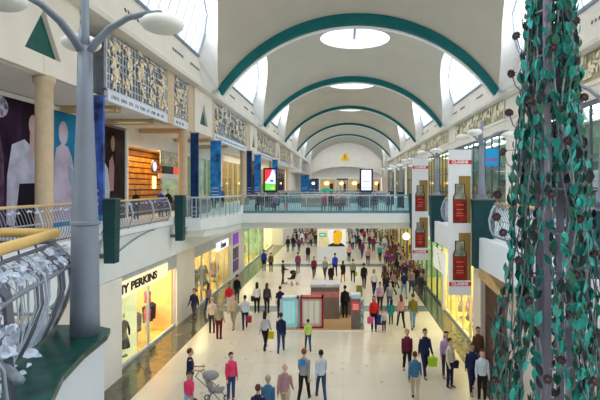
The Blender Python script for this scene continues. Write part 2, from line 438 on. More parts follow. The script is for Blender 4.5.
# ------------------------------------------------------------------ storefronts
def wallbox(name, x0, x1, y0, y1, z0, z1, m): 
    b = MB(); b.box(min(x0,x1), max(x0,x1), y0, y1, z0, z1); return struct(b.build(name, m))
def storefront(sgn, X, y0, y1, z0, z1, wall, floor_, light, nm=3, depth=4.0, frame=None, stock=True, head=.5, glass=True, cols=None, fill=.8):
    """glazed shop front in the plane x=X with a lit room behind; sgn = outward side (-1 left)."""
    xb = X + sgn*depth
    a = MB(); a.box(min(xb, xb+sgn*.1), max(xb, xb+sgn*.1), y0, y1, z0, z1)
    a.box(min(X+sgn*.1,xb), max(X+sgn*.1,xb), y0, y0+.08, z0, z1); a.box(min(X+sgn*.1,xb), max(X+sgn*.1,xb), y1-.08, y1, z0, z1)
    struct(a.build(sname('wall_shop'), wall))
    b = MB(); b.box(min(X+sgn*.05,xb), max(X+sgn*.05,xb), y0, y1, z0+.004, z0+.012); struct(b.build(sname('floor_shop'), floor_))
    c = MB(); c.box(min(X,xb), max(X,xb), y0, y1, z1-.06, z1); struct(c.build(sname('ceiling_shop'), whiteM))
    l = MB()
    for k in range(max(1, int((y1-y0)/3))):
        yy = y0 + (k+.5)*(y1-y0)/max(1, int((y1-y0)/3))
        l.box(min(X+sgn*.6, X+sgn*1.1), max(X+sgn*.6, X+sgn*1.1), yy-fill, yy+fill, z1-.12, z1-.07)
        l.box(min(X+sgn*2.4, X+sgn*2.9), max(X+sgn*2.4, X+sgn*2.9), yy-fill, yy+fill, z1-.12, z1-.07)
    tag(l.build('shop_ceiling_light', light), None, None, kind='structure')
    f = MB(); fr = frame or frameM
    for k in range(nm+1):
        yy = y0 + (y1-y0)*k/nm; f.box(X-.05, X+.05, max(y0, yy-.05), min(y1, yy+.05), z0, z1)
    f.box(X-.07, X+.07, y0, y1, z1-head, z1); f.box(X-.06, X+.06, y0, y1, z0, z0+.12)
    wn = struct(f.build(sname('window'), fr))
    if glass:
        g = MB(); g.box(X-.01, X+.01, y0, y1, z0+.12, z1-head); g.build('pane', glassM, wn)
    if stock:
        rr = random.Random(int(y0*7)); cols = cols or [(.25,.04,.03),(.05,.05,.08),(.6,.5,.35),(.15,.2,.1)]
        y = y0+.7
        while y < y1-.9:
            xx = X + sgn*rr.uniform(.8, 2.2); 
            t = thing('clothes_rail', (xx, y, z0), 'rail of clothes inside a lit shop window at the %s side' % ('left' if sgn < 0 else 'right'), 'clothes rail', 'clothes rails inside the shops')
            fm = MB()
            for e in (-.4,.4): fm.tube([(xx, y+e, z0+.02), (xx, y+e, z0+1.4)], .02, 5)
            fm.tube([(xx, y-.42, z0+1.4), (xx, y+.42, z0+1.4)], .02, 5); fm.build('frame', lgreyM, t)
            ga = MB(); cc = rr.choice(cols)
            for k in range(7):
                yy = y - .36 + k*.12; ga.prism_y([(xx-.05,z0+1.38),(xx+.05,z0+1.38),(xx+.2,z0+1.28),(xx+.17,z0+.5+rr.uniform(0,.2)),(xx-.17,z0+.5),(xx-.2,z0+1.28)], yy, yy+.07)
            ga.build('garments', mat('garment_%d' % int(cc[0]*1000+cc[1]*100+cc[2]*10), cc, .8, var=.3), t)
            y += rr.uniform(1.5, 2.3)
def textmesh(body, size, m, name, parent, M, ext=.01):
    cu = bpy.data.curves.new('t', 'FONT'); cu.body = body; cu.size = size; cu.extrude = ext; cu.align_x = 'CENTER'; cu.align_y = 'CENTER'; cu.offset = .004*size*10
    ob = bpy.data.objects.new('t', cu); C.objects.link(ob); dg = bpy.context.evaluated_depsgraph_get()
    me = bpy.data.meshes.new_from_object(ob.evaluated_get(dg)); bpy.data.objects.remove(ob)
    me.name = name; me.transform(M)
    if parent is not None: me.transform(Matrix.Translation(-Vector(parent['_w'])))
    me.materials.clear(); me.materials.append(m)
    o = bpy.data.objects.new(name, me); C.objects.link(o)
    if parent is not None: o.parent = parent
    return o
def M_side(sgn, X, y, z, sx=1, sy=1):
    """text lying in plane x=X readable from the mall; left wall (sgn -1) reads along +y"""
    if sgn < 0: return Matrix(((0,0,1,X),(sx,0,0,y),(0,sy,0,z),(0,0,0,1)))
    return Matrix(((0,0,-1,X),(-sx,0,0,y),(0,sy,0,z),(0,0,0,1)))
def M_front(x, y, z, sx=1, sy=1): return Matrix(((sx,0,0,x),(0,0,-1,y),(0,sy,0,z),(0,0,0,1)))

ZL = E-3.42
# lower left
wallbox(sname('wall_left'), -8.8, -9.5, 6, 17.2, 0, ZL, creamM)
wallbox(sname('trim'), -8.40, -9.4, 17.2, 19.0, 0, ZL, whiteM)
storefront(-1, -8.75, 19.0, 25.9, 0, ZL, warmwall, warmfloor, warmlight, 2, frame=lgreyM, cols=[(.10,.03,.02),(.03,.03,.04),(.3,.1,.03)], head=.75, glass=False, depth=5.5)
b = MB(); b.box(-8.76, -8.74, 19.1, 22.6, .1, ZL-.85); struct(b.build(sname('window'), glassM))
t = thing('shop_sign', (-8.6, 21.8, E-4.25), 'white illuminated fascia sign with black shop lettering on the lower left', 'sign')
b = MB(); b.box(-8.72, -8.62, 17.1, 24.6, E-4.36, E-3.72); b.build('sign_board', mat('lit_cream_sign', (1,.86,.55), .5, emit=.55, var=0), t)
textmesh('DOROTHY PERKINS', .50, blackM, 'lettering', t, M_side(-1, -8.60, 19.72, E-4.04, 1.52, .95))
wallbox(sname('trim'), -8.95, -9.35, 19.1, 21.7, 0, ZL-.9, mat('lit_display_panel', (1,.84,.5), .5, emit=.7, var=0))
wallbox(sname('trim'), -8.6, -9.4, 25.9, 29, 0, ZL, creamM)
storefront(-1, -8.75, 29, 38.6, 0, ZL, warmwall, warmfloor, softlight, 5, frame=lgreyM, head=.75)
t = thing('shop_sign', (-8.6, 35.8, E-4.2), 'small white box sign with dark blue letters over the second left shop', 'sign')
b = MB(); b.box(-8.7, -8.58, 34.2, 37.5, E-4.42, E-3.85); b.build('sign_board', mat('white_lit_board', (.95,.96,1), .5, emit=.6, var=0), t)
textmesh('Evans', .55, navyM, 'lettering', t, M_side(-1, -8.57, 35.85, E-4.13, 1.3, 1))
wallbox(sname('trim'), -8.65, -9.4, 38.6, 43.8, 0, ZL, mat('grey_white_wall', (.66,.66,.66), .7, var=.03))
for i, (zc, cc, lb) in enumerate(((E-4.15, (.30,.06,.75), 'bright violet square poster, topmost of three on the left pillar'), (E-5.3, (.09,.05,.14), 'dark plum square poster, middle of three on the left pillar'), (E-6.3, (.16,.07,.26), 'purple square poster, lowest of three on the left pillar'))):
    b = MB(); b.box(-8.65, -8.60, 39.3, 41.2, zc-.45, zc+.45); tag(b.build('poster', mat('poster_purple_%d' % i, cc, .5, var=.4, scale=6, emit=.12 if i == 0 else 0), bevel=.01), lb, 'poster')
greenshop = mat('green_shop_wall', (.45,.62,.42), .6, var=.3, scale=1.5)
storefront(-1, -8.75, 43.8, 54.2, 0, ZL, greenshop, warmfloor, coollight, 4, frame=lgreyM, cols=[(.6,.05,.12),(.1,.3,.3),(.7,.6,.2)])
storefront(-1, -8.75, 54.8, 62, 0, ZL, whiteM, warmfloor, coollight, 3, frame=whiteM, cols=[(.5,.2,.2),(.4,.4,.5)])
wallbox(sname('wall_left'), -7.4, -9.5, 62, 124.5, 0, ZL, creamM)
for k, yy in enumerate((66, 76, 86, 96, 106)):
    storefront(-1, -7.36, yy, yy+6, 0, ZL-.3, (warmwall, greenshop)[k % 2], warmfloor, softlight, 3, stock=False, depth=.1, glass=False) if False else None
# lower right
ZR = E-3.1
yel = mat('yellow_shop_wall', (.95,.74,.28), .7, var=.1)
yelfloor = mat('yellow_shop_floor', (.8,.6,.15), .3, var=.1)
wallbox(sname('wall_right'), 6.0, 7, 7, 18.3, 0, ZR, creamM)
# brown doorway with gabled cream hood
t = MB(); t.box(5.95, 6.4, 18.3, 20.9, 0, E-3.85); struct(t.build(sname('door'), darkwood))
t = MB(); t.prism_x([(18.2,E-4.0),(21.1,E-3.8),(21.1,E-3.6),(20.0,E-3.25),(18.2,E-3.8)], 5.7, 6.1); struct(t.build(sname('trim'), mat('gold_hood', (.8,.58,.3), .5)))
t = thing('door_notice', (5.9, 19.2, 2.05), 'small pale notice fixed on the dark brown doorway', 'sign')
b = MB(); b.box(5.92, 5.95, 19.0, 19.35, 1.95, 2.2); b.build('board', mat('pale_notice', (.6,.65,.8), .5), t)
b = MB(); b.box(5.915, 5.92, 19.05, 19.3, 2.06, 2.1); b.build('red_stripe', redM, t)
wallbox(sname('trim'), 5.75, 6.6, 20.9, 22.1, 0, ZR, creamM)
storefront(1, 6.0, 22.1, 29.2, 0, ZR, yel, yelfloor, warmlight, 5, frame=mat('cream_frame', (.8,.75,.6), .5), cols=[(.8,.6,.1),(.35,.15,.5),(.7,.5,.3)], head=.3, fill=1.0)
storefront(1, 6.0, 29.8, 40, 0, ZR, greenshop, yelfloor, coollight, 5, frame=dgreyM, cols=[(.5,.55,.1),(.2,.35,.2),(.7,.2,.3)], head=.3, fill=1.0)
t = thing('wall_banner', (5.9, 30.6, E-5.0), 'white hanging banner with small grey green leaf drawing on the right shop front', 'banner')
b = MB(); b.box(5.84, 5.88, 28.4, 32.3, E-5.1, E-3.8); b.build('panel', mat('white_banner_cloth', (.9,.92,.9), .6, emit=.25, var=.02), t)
lf = MB()
for k in range(5): lf.leaf((5.83, 30.9-k*.2, E-4.15-k*.13), (0,-1,.2-.3*k), (-1,0,0), .42, .14, .02)
lf.build('leaf_drawing', mat('sage', (.25,.38,.33), .6), t)
storefront(1, 6.0, 41, 52, 0, ZR, warmwall, yelfloor, softlight, 4, frame=dgreyM)
storefront(1, 6.0, 53, 70, 0, ZR, warmwall, warmfloor, softlight, 5, frame=dgreyM)
wallbox(sname('wall_right'), 6.0, 6.6, 70, 124.5, 0, ZR, creamM)
for y0, y1 in ((29.2,29.8),(40,41),(52,53)): wallbox(sname('trim'), 5.85, 6.6, y0, y1, 0, ZR, creamM)
# far end of lower level
wallbox('wall_back', -17, 16, 149, 149.3, 0, E+12.5, creamM)
wallbox('wall_sky_block', -17, 16, -9.3, -9, 0, E+11, creamM)  # unseen wall added behind the camera to keep sky light out of the hall
# upper left shops
XW = -11.7
wallbox(sname('wall_left'), XW, XW-.4, 6, 26.9, E+FL, E+3.34, mat('shop_partition', (.25,.22,.24), .6))
wallbox(sname('trim'), XW+.06, XW, 6, 27.0, E+3.14, E+3.3, whiteM)
wallbox(sname('trim'), XW+.1, XW, 26.8, 27.05, E+FL, E+3.0, whiteM)
_last = {}
def pp(root, name, pts, m, layer, lab=None):
    b = MB(); x = XW + .03 + layer*.006
    n_ = len(pts); b.add([(x-.004, y, E+z) for y, z in pts] + [(x, y, E+z) for y, z in pts], [tuple(range(n_))[::-1], tuple(range(n_, 2*n_))] + [(i,(i+1)%n_,(i+1)%n_+n_,i+n_) for i in range(n_)])
    if layer == 0: _last[root.name] = b.build(name, m, root); return
    return b.build(name, m, _last[root.name])
def ep(cy, cz, ry, rz, n=20): return [(cy+ry*math.cos(2*PI*k/n), cz+rz*math.sin(2*PI*k/n)) for k in range(n)]
pm = lambda nme, c, v=.1, sc=3: mat('print_'+nme, tuple(x*.75 for x in c), .85, var=v, scale=sc, spec=.1)
t = thing('fashion_poster', (XW, 16, E+FL), 'huge dark purple poster of a woman in white shirt and black trousers', 'poster')
pp(t, 'print', [(9,-1.64),(19.9,-1.64),(19.9,3.12),(9,3.12)], pm('plum', (.028,.012,.036), .8, .8), 0)
pp(t, 'printed_coat', [(15.9,-1.5),(16.2,1.2),(16.9,2.2),(17.2,1.0),(17.25,-1.5)], pm('coat', (.09,.05,.10), .6), 1)
pp(t, 'printed_highlight', ep(17.0,2.75,.42,.38), pm('petal', (.42,.40,.55), .9, 5), 1)
pp(t, 'printed_hair', [(18.3,1.3),(18.15,2.4),(18.3,2.95),(18.8,3.08),(19.2,2.85),(19.3,2.2),(19.15,1.5)], pm('hair', (.02,.012,.02)), 2)
pp(t, 'printed_shirt', [(17.3,-1.3),(17.35,.4),(17.6,1.5),(18.3,1.75),(18.7,1.5),(19.2,1.6),(19.5,1.2),(19.6,.2),(19.35,.15),(18.0,.1),(17.75,-1.4)], pm('shirt', (.52,.52,.68), .2, 2), 3)
pp(t, 'printed_neck', [(18.6,1.5),(18.6,2.0),(18.95,2.0),(18.95,1.5),(18.75,1.1)], pm('skin', (.55,.38,.38)), 4)
pp(t, 'printed_face', ep(18.78,2.32,.25,.38), pm('skin', (.55,.38,.38)), 5)
pp(t, 'printed_trousers', [(17.9,-1.5),(18.0,.12),(19.3,.16),(19.5,-1.5)], pm('black', (.012,.01,.016)), 4)
t = thing('fashion_poster', (XW, 22, E+FL), 'bright blue poster with a pale figure, between column and lamp post', 'poster')
pp(t, 'print', [(20.1,-1.64),(24.2,-1.64),(24.2,3.1),(20.1,3.1)], pm('azure', (.02,.24,.45), .3, .5), 0)
pp(t, 'printed_figure', [(20.15,-1.45),(20.2,1.0),(20.35,1.6),(20.75,1.8),(21.2,1.7),(21.5,1.3),(21.7,.6),(22.1,.3),(22.15,-.3),(21.9,-.8),(21.5,-1.45)], pm('palepink', (.58,.5,.66), .2, 1), 1)
pp(t, 'printed_head', ep(20.85,2.25,.34,.5), pm('palepink', (.58,.5,.66), .2, 1), 2)
pp(t, 'printed_sleeve', [(21.2,.9),(21.6,.75),(22.1,-.1),(21.9,-.35),(21.3,.2)], pm('mist', (.35,.42,.6), .2, 1), 3)
pp(t, 'printed_dark_figure', [(22.6,-1.5),(22.3,.2),(22.8,1.7),(23.1,2.4),(23.5,1.7),(23.8,-1.5)], pm('darkteal', (.01,.06,.08), .8), 1)
pp(t, 'printed_gold', ep(21.9,-.9,.3,.5), pm('gold', (.4,.26,.08)), 2)
t = thing('fashion_poster', (XW, 25.5, E+FL), 'dark brown poster of a long haired woman beside the bar', 'poster')
pp(t, 'print', [(24.4,-1.64),(26.75,-1.64),(26.75,3.0),(24.4,3.0)], pm('umber', (.05,.032,.03), .6, 1), 0)
pp(t, 'printed_hair', [(24.6,.6),(24.6,2.6),(25.0,2.9),(25.5,2.8),(25.7,2.1),(25.6,.5)], pm('darkhair', (.03,.015,.012)), 1)
pp(t, 'printed_face', ep(25.35,2.2,.22,.4), pm('skin2', (.42,.25,.2)), 2)
pp(t, 'printed_blouse', [(24.9,-.2),(24.95,1.3),(25.3,1.6),(25.5,1.0),(25.4,-.2)], pm('blush', (.5,.28,.3)), 2)
pp(t, 'printed_sleeve', [(24.45,-1.5),(24.45,1.2),(24.8,.9),(25.0,-.2),(24.8,-1.5)], pm('pale', (.6,.65,.75)), 3)
# bar / restaurant
b = MB(); b.box(-12.7, -12.6, 27.0, 34.5, E+FL, E+3.3); wl = struct(b.build(sname('wall_left'), darkwood))
b = MB()
for k in range(14): b.box(-12.6, -12.5, 27.0, 34.5, E-1.5+k*.34, E-1.5+k*.34+.26)
b.build('timber_slats', wood_wall, wl)
b = MB(); b.box(-12.6, -11.7, 27.05, 36, E+2.3, E+3.34); struct(b.build(sname('trim'), creamM))
b = MB(); b.box(-12.5, -11.7, 26.9, 27.05, E+FL, E+2.4); struct(b.build(sname('trim'), wood_wall))
for (y, z) in ((27.9, .15), (33.0, .3)):
    t = thing('wall_lamp', (-12.4, y, E+z), 'glowing amber wall lamp on the orange timber wall, %s' % ('beside the brown poster' if y < 30 else 'behind the blue shirted diner'), 'lamp')
    m_ = MB(); m_.box(-12.52,-12.4,y-.2,y+.2,E+z-.4,E+z+.4); m_.build('shade', mat('amber_glow', (1,.62,.16), .5, emit=4, var=0), t, bevel=.03)
    m_ = MB(); m_.box(-12.52,-12.45,y-.25,y+.25,E+z-.5,E+z-.42); m_.build('bracket', darkwood, t)
t = thing('round_clock_sign', (-11.7, 30.8, E+1.27), 'round glowing pale violet disc sign with dark rim over the bar', 'sign')
q = MB(); q.lathe([(.38,0),(.38,.1),(.0001,.1)], (0,0,0), 24); o = q.build('rim', dgreyM, t, world=False); o.rotation_euler = (0,PI/2,0)
q = MB(); q.lathe([(.29,.1),(.29,.115),(.0001,.115)], (0,0,0), 24); o = q.build('face', mat('violet_glow', (.72,.68,1), .5, emit=.9, var=.05), t, world=False); o.rotation_euler = (0,PI/2,0)
t = thing('bar_sign', (-11.5, 34, E+.9), 'long box sign, half black and half red, over the bar counter', 'sign')
b = MB(); b.box(-11.6,-11.4,32.0,33.6,E+.85,E+1.35); b.build('black_half', blackM, t); b = MB(); b.box(-11.6,-11.4,33.6,35.6,E+.85,E+1.35); b.build('red_half', mat('lit_red', (.9,.09,.04), .5, emit=.3), t)
b = MB(); b.box(-11.7,-11.35,31.6,35.8,E+.55,E+.85); b.build('canopy', mat('pale_canopy', (.6,.62,.68), .5), t)
t = thing('leaf_screen', (-11.6, 33.8, E+1.4), 'pale gold leaf screen panel standing above the red and black sign', 'screen')
b = MB(); b.box(-11.66,-11.6,31.8,35.9,E+1.4,E+2.35); b.build('backing', mat('sage_back', (.4,.42,.34), .7, var=.3), t)
lf = MB()
for _ in range(80):
    a = R.uniform(0,2*PI); lf.leaf((-11.57, R.uniform(32,35.7), E+R.uniform(1.5,2.25)), (0,math.cos(a),math.sin(a)), (1,0,.2), .28, .11)
lf.build('leaves', mat('goldleaf', (.75,.68,.45), .6), t)
b = MB(); b.box(-12.6, -11.75, 28, 35.9, E+FL, E-.75); b.box(-12.7,-11.65,28,35.9,E-.75,E-.68); struct(b.build(sname('trim'), darkwood))
# more upper-left shopfronts
storefront(-1, XW, 36, 47.5, E+FL, E+3.34, greenshop, warmfloor, coollight, 5, stock=False, frame=creamM, head=1.0)
t = thing('shop_poster', (XW+.1, 41, E-1.2), 'tall pale green poster behind the blue banners on the left walkway', 'poster')
b = MB(); b.box(XW+.08, XW+.14, 38.4, 41.6, E-1.0, E+2.3); b.build('print', mat('palegreen_print', (.42,.55,.42), .5, var=.35, scale=1.2), t)
b = MB(); b.box(XW+.145, XW+.15, 38.9, 39.5, E-.2, E+.6); b.build('printed_motif', pm('berry', (.35,.12,.2)), t)
k = 0
for y0, y1 in ((48.2, 58), (58.6, 70), (70.6, 84), (84.6, 100)):
    storefront(-1, XW, y0, y1, E+FL, E+3.34, warmwall if k % 2 == 0 else darkwood, warmfloor, warmlight if k % 2 == 0 else softlight, 4, stock=False, frame=darkwood if k % 2 else creamM, head=.8); k += 1
wallbox(sname('wall_left'), XW-.1, XW-4, 100, 125, E+FL, E+3.34, creamM)
for a in (47.5, 58, 70, 84): wallbox(sname('trim'), XW+.1, XW-.3, a, a+.6, E+FL, E+3.34, creamM)

# right upper wall + shops + friezes
XR = 11.1
mb = MB(); mb.box(XR, XR+.4, 6, 124.5, E+3.9, E+4.62); mb.box(XR, XR+.4, 6, 124.5, E+4.62, E+6.05); struct(mb.build('wall_right_upper', creamM))
mb = MB(); mb.box(XR-.12, XR, 6, 124.5, E+3.85, E+4.05); mb.box(XR-.12, XR, 6, 124.5, E+4.5, E+4.62); struct(mb.build(sname('trim'), creamM))
wh = ['behind the metal flower column', 'above the blue square sign', 'second from the flower column', 'third from the flower column', 'far along', 'farthest']
for i, a in enumerate(arches[:6]):
    y0, y1 = a+1.7, a+16.4
    t = thing('relief_panel', (XR, (y0+y1)/2, E+4.62), 'right wall cream leaf relief panel, ' + wh[i], 'decorative frieze')
    b = MB(); b.box(XR-.05, XR, y0, y1, E+4.66, E+6.0); b.build('backing', reliefBackM, t)
    fr = MB(); fr.box(XR-.1,XR-.04,y0-.1,y1+.1,E+4.62,E+4.7); fr.box(XR-.1,XR-.04,y0-.1,y0+.03,E+4.62,E+6.0); fr.box(XR-.1,XR-.04,y1-.03,y1+.1,E+4.62,E+6.0)
    for k in range(1, 6): yy = y0+(y1-y0)*k/6; fr.box(XR-.07,XR-.04,yy-.03,yy+.03,E+4.66,E+6.0)
    fr.build('frame', creamM, t)
    lf = MB()
    for _ in range(260 if i < 3 else 90):
        an = R.gauss(PI/2, .8); L = R.uniform(.3,.6); lf.leaf((XR-.07-R.uniform(0,.06), R.uniform(y0+.3,y1-.3), E+R.uniform(4.75,5.6)), (0,math.cos(an),math.sin(an)), (-1,R.uniform(-.5,.5),R.uniform(-.5,.5)), L, L*.4)
    lf.build('leaves', mat('relief_leaf', (.88,.82,.62), .7, var=.1), t)
k = 0
tealshop = mat('teal_shop_wall', (.25,.42,.40), .5, var=.3, scale=1)
for i, a in enumerate(arches[:6]):
    y0, y1 = max(6.5, a+1.2), a+16.9
    wallbox(sname('trim'), XR-.1, XR+.5, a-1.5, a+1.2, E+FL, E+3.9, creamM)
    storefront(1, XR, y0, y1, E+FL, E+3.9, tealshop if i < 2 else warmwall, warmfloor, coollight if i < 2 else softlight, 9, stock=False, frame=dgreyM, head=.25, depth=4)
    b = MB(); b.box(XR-.06, XR+.06, y0, y1, E+1.3, E+1.42); b.box(XR-.06, XR+.06, y0, y1, E-.1, E-.02); struct(b.build(sname('trim'), dgreyM))
    sh = MB()
    for q_ in range(10):
        yy = y0 + .8 + q_*(y1-y0-1.2)/10
        sh.box(XR+1.2, XR+1.6, yy, yy+.7, E+FL+.02, E+FL+R.uniform(1.0,2.3))
    tag(sh.build('display_shelving', mat('shelf_mix', (.42,.28,.08), .6, var=.9, scale=2.5)), 'row of brown display shelving inside the right upper shop, bay '+wh[i], 'shelving', kind='stuff')
t = thing('hanging_sign', (9.3, 31.2, E+1.2), 'square sky blue sign with pink writing beside the right lamp post', 'sign')
b = MB(); b.box(8.9, 9.72, 31.2, 31.28, E+1.3, E+2.4); b.build('board', mat('sky_blue', (.03,.35,.75), .5, var=.06, emit=.15), t, bevel=.02)
b = MB()
for k in range(5): b.box(8.99+k*.13, 9.07+k*.13, 31.18, 31.2, E+1.62, E+1.78)
b.build('lettering', mat('hot_pink', (.9,.05,.25), .5), t)
b = MB(); b.tube([(9.7,31.24,E+2.3),(11.1,31.24,E+2.3)], .03, 6); b.build('bracket', greyM, t)

# ------------------------------------------------------------------ end wall
b = MB(); 
inner = []; K = 32
for i in range(K+1):
    t_ = -1 + 2*i/K; inner.append((.6+9.2*t_, E + 1.9 + 3.2*math.sqrt(max(0, 1-t_*t_*.98))))
outer = []
for i in range(K+1):
    t_ = -1 + 2*i/K; outer.append((CX+12*t_, E + (fz(abs(9.1*t_),0) if abs(t_) < .8 else 9) + 1.4))
ye = 125.0
vs = [(x,ye,z) for x,z in inner] + [(x,ye,z) for x,z in outer] + [(x,ye+2.5,z) for x,z in inner]
fs = [(i,i+1,K+2+i,K+1+i) for i in range(K)] + [(i,i+1,2*K+3+i,2*K+2+i) for i in range(K)]
b.add(vs, fs); b.box(-14,-8.6,ye,ye+.5,E+FL,E+12); b.box(9.8,15,ye,ye+.5,E+FL,E+12); b.box(-9.9,-7.9,123.4,125,E+2,E+9); b.box(9.9,11.2,123.4,125,E+2,E+9); struct(b.build('wall_end', creamM))
wallbox('wall_end_recess', -9, 10, 127.5, 128, E+2.3, E+6, whiteM)
mb = MB(); mb.box(-16, 13, 118, 149, E-2.2, E+FL); struct(mb.build('floor_far_upper', creamM))
t = thing('warning_triangle', (.5, 124.9, E+6.6), 'yellow warning triangle high on the far end wall', 'sign')
b = MB(); b.add([(-.7,124.92,E+6.6),(1.7,124.92,E+6.6),(.5,124.92,E+8.7),(-.7,124.99,E+6.6),(1.7,124.99,E+6.6),(.5,124.99,E+8.7)], [(0,1,2),(5,4,3),(0,3,4,1),(1,4,5,2),(2,5,3,0)]); b.build('plate', mat('amber_yellow', (.85,.5,.02), .5, emit=.1), t)
b = MB(); b.box(.38,.62,124.88,124.92,E+7.3,E+8.0); b.box(.38,.62,124.88,124.92,E+6.95,E+7.15); b.build('exclamation_mark', mat('olive_dark', (.2,.14,.02), .5), t)
# far shopfront strip
for i, (x0, x1, m_) in enumerate(((-8.6,-6.2,blueM),(-5.9,-1.9,warmwall),(-1.6,1.2,mat('cream_far', (.8,.7,.5), .6)),(1.4,5.0,warmwall),(5.2,7.4,blueM),(7.6,9.6,warmwall))):
    z1 = E+2.2
    b = MB(); b.box(x0, x1, 127.7, 127.9, E+FL, z1); struct(b.build(sname('wall_far_shop'), m_))
    b = MB()
    for k in range(4): xx = x0+(x1-x0)*(k+.0)/3; b.box(xx-.06, xx+.06, 127.5, 127.7, E+FL, z1)
    b.box(x0,x1,127.5,127.7,z1-.35,z1); wn = struct(b.build(sname('window'), creamM if i % 2 else darkwood))
    b = MB(); b.box(x0+(x1-x0)*.3, x0+(x1-x0)*.55, 127.4, 127.5, z1-1.5, z1-1.0); b.build('lit_display', warmlight, wn)
    b = MB(); b.box(x0+(x1-x0)*.62, x0+(x1-x0)*.85, 127.4, 127.5, E+FL, z1-1.3); b.build('dark_display', darkwood, wn)

# ------------------------------------------------------------------ railings
def rail_y(x, y0, y1, sgn, label, sp=.14, n_post=3, hr=woodM, individual=True, z0=None):
    """railing along y at x; sgn: direction of the void side"""
    zf = E+FL+.03 if z0 is None else z0
    t = thing('balcony_railing', (x, (y0+y1)/2, zf), label, 'railing')
    b = MB(); b.tube([(x,y0,zf+1.1),(x,y1,zf+1.1)], .04, 8); b.build('handrail', hr, t, smooth=True)
    b = MB(); b.tube([(x+sgn*.06,y0,zf+.08),(x+sgn*.06,y1,zf+.08)], .025, 6); b.build('bottom_rail', dgreyM, t)
    b = MB(); b.tube([(x+sgn*.17,y0,zf+.62),(x+sgn*.17,y1,zf+.62)], .018, 6); b.build('middle_rail', lgreyM, t)
    for k in range(n_post+1):
        y = y0 + (y1-y0)*k/n_post
        b = MB(); b.tube([(x+sgn*.0,y,zf),(x+sgn*.15,y,zf+.3),(x+sgn*.19,y,zf+.6),(x+sgn*.1,y,zf+.9),(x,y,zf+1.08)], .035, 6); b.build('post', lgreyM, t)
    prof = [(sgn*.06,.06),(sgn*.16,.3),(sgn*.2,.6),(sgn*.1,.9),(0,1.06)]
    nb = int((y1-y0)/sp)
    if individual:
        me = None
        for k in range(1, min(nb, 99)):
            y = y0 + (y1-y0)*k/min(nb, 99)
            if me is None:
                b = MB(); b.tube([(x+dx,y,zf+dz) for dx, dz in prof], .011, 5)
                o = b.build('baluster', greyM, t); me = o; yb = y
            else:
                c = me.copy(); C.objects.link(c); c.location = (0, y-yb, 0)
        lf = MB()
        for k in range(int((y1-y0)/.25)):
            y = y0 + k*.25; lf.leaf((x+sgn*.12, y, zf+.95), (0,R.choice((-1,1)),R.uniform(-.3,.5)), (sgn,0,.5), .16, .07)
        tag(lf.build('leaf_ornament', petalM, t), kind='stuff')
    else:
        b = MB()
        for k in range(1, nb):
            y = y0 + (y1-y0)*k/nb; b.tube([(x+dx,y,zf+dz) for dx, dz in prof[::2]], .014, 3)
        tag(b.build('balusters', greyM, t), kind='stuff')
rail_y(-8.35, 7.5, 16.6, 1, 'curved bar balcony railing in front of the dark fashion posters', hr=woodM)
rail_y(-8.35, 17.3, 23.7, 1, 'curved bar balcony railing between the two green post boxes, left side', hr=woodM)
rail_y(-8.35, 24.6, 31.0, 1, 'balcony railing behind the white bridge corner on the left', hr=woodM)
rail_y(-8.3, 50.4, 74, 1, 'distant railing along the left walkway beyond the bridge', .25, 8, individual=False)
rail_y(-8.3, 74, 96, 1, 'farthest railing along the left walkway', .3, 8, individual=False)
rail_y(4.75, 9.6, 15.6, -1, 'curved bar balcony railing beside the metal flower column, right side', hr=goldM)
rail_y(4.75, 16.5, 23.2, -1, 'right balcony railing behind the nearest bottle banner', hr=woodM)
rail_y(4.75, 24.2, 30.6, -1, 'right balcony railing behind the farther bottle banner', hr=woodM)
rail_y(4.6, 50.4, 74, -1, 'distant railing along the right walkway beyond the bridge', .25, 8, individual=False)
rail_y(4.6, 74, 96, -1, 'farthest railing along the right walkway', .3, 8, individual=False)
def rail_x(y, x0, x1, label, sp=1.3, bars=False):
    zf = E+FL
    t = thing('bridge_railing', ((x0+x1)/2, y, zf), label, 'railing')
    b = MB(); b.tube([(x0,y,zf+1.12),(x1,y,zf+1.12)], .045, 8); b.build('handrail', lgreyM, t, smooth=True)
    b = MB(); b.box(x0,x1,y-.03,y+.03,zf+.1,zf+.16); b.build('bottom_rail', dgreyM, t)
    b = MB(); b.box(x0,x1,y-.008,y+.008,zf+.16,zf+.98); b.build('glass_panel', railglass, t)
    n_ = int((x1-x0)/sp)
    for k in range(n_+1):
        x = x0+(x1-x0)*k/n_; b = MB(); b.box(x-.025,x+.025,y-.04,y+.04,zf,zf+1.1); b.build('post', lgreyM, t)
    if bars:
        nb = min(99, int((x1-x0)/.12)); me = None
        for k in range(1, nb):
            x = x0+(x1-x0)*k/nb
            if me is None: b = MB(); b.tube([(x,y-.05,zf+.12),(x,y-.12,zf+.5),(x,y-.02,zf+1.08)], .012, 4); me = b.build('baluster', greyM, t); xb = x
            else: c = me.copy(); C.objects.link(c); c.location = (x-xb, 0, 0)
rail_x(31.45, -6.25, 4.3, 'long glass railing on the front edge of the bridge', bars=True)
rail_x(49.8, -8.2, 4.3, 'glass railing on the rear edge of the bridge')
rail_x(96.2, -8.2, 4.3, 'distant glass railing before the far end wall')
t = thing('bridge_railing', (-7, 26, E+FL), 'short angled glass railing on the white bridge corner at left', 'railing')
pts = [(-8.25,25.8),(-7.4,26.0),(-6.7,28.6),(-6.42,31.4)]
b = MB(); b.tube([(x,y,E+FL+1.1) for x,y in pts], .045, 8); b.build('handrail', lgreyM, t)
b = MB()
for (a, b_), (c, d) in zip(pts, pts[1:]): b.quad((a,b_,E+FL+.1),(c,d,E+FL+.1),(c,d,E+FL+.98),(a,b_,E+FL+.98))
b.build('glass_panel', railglass, t)
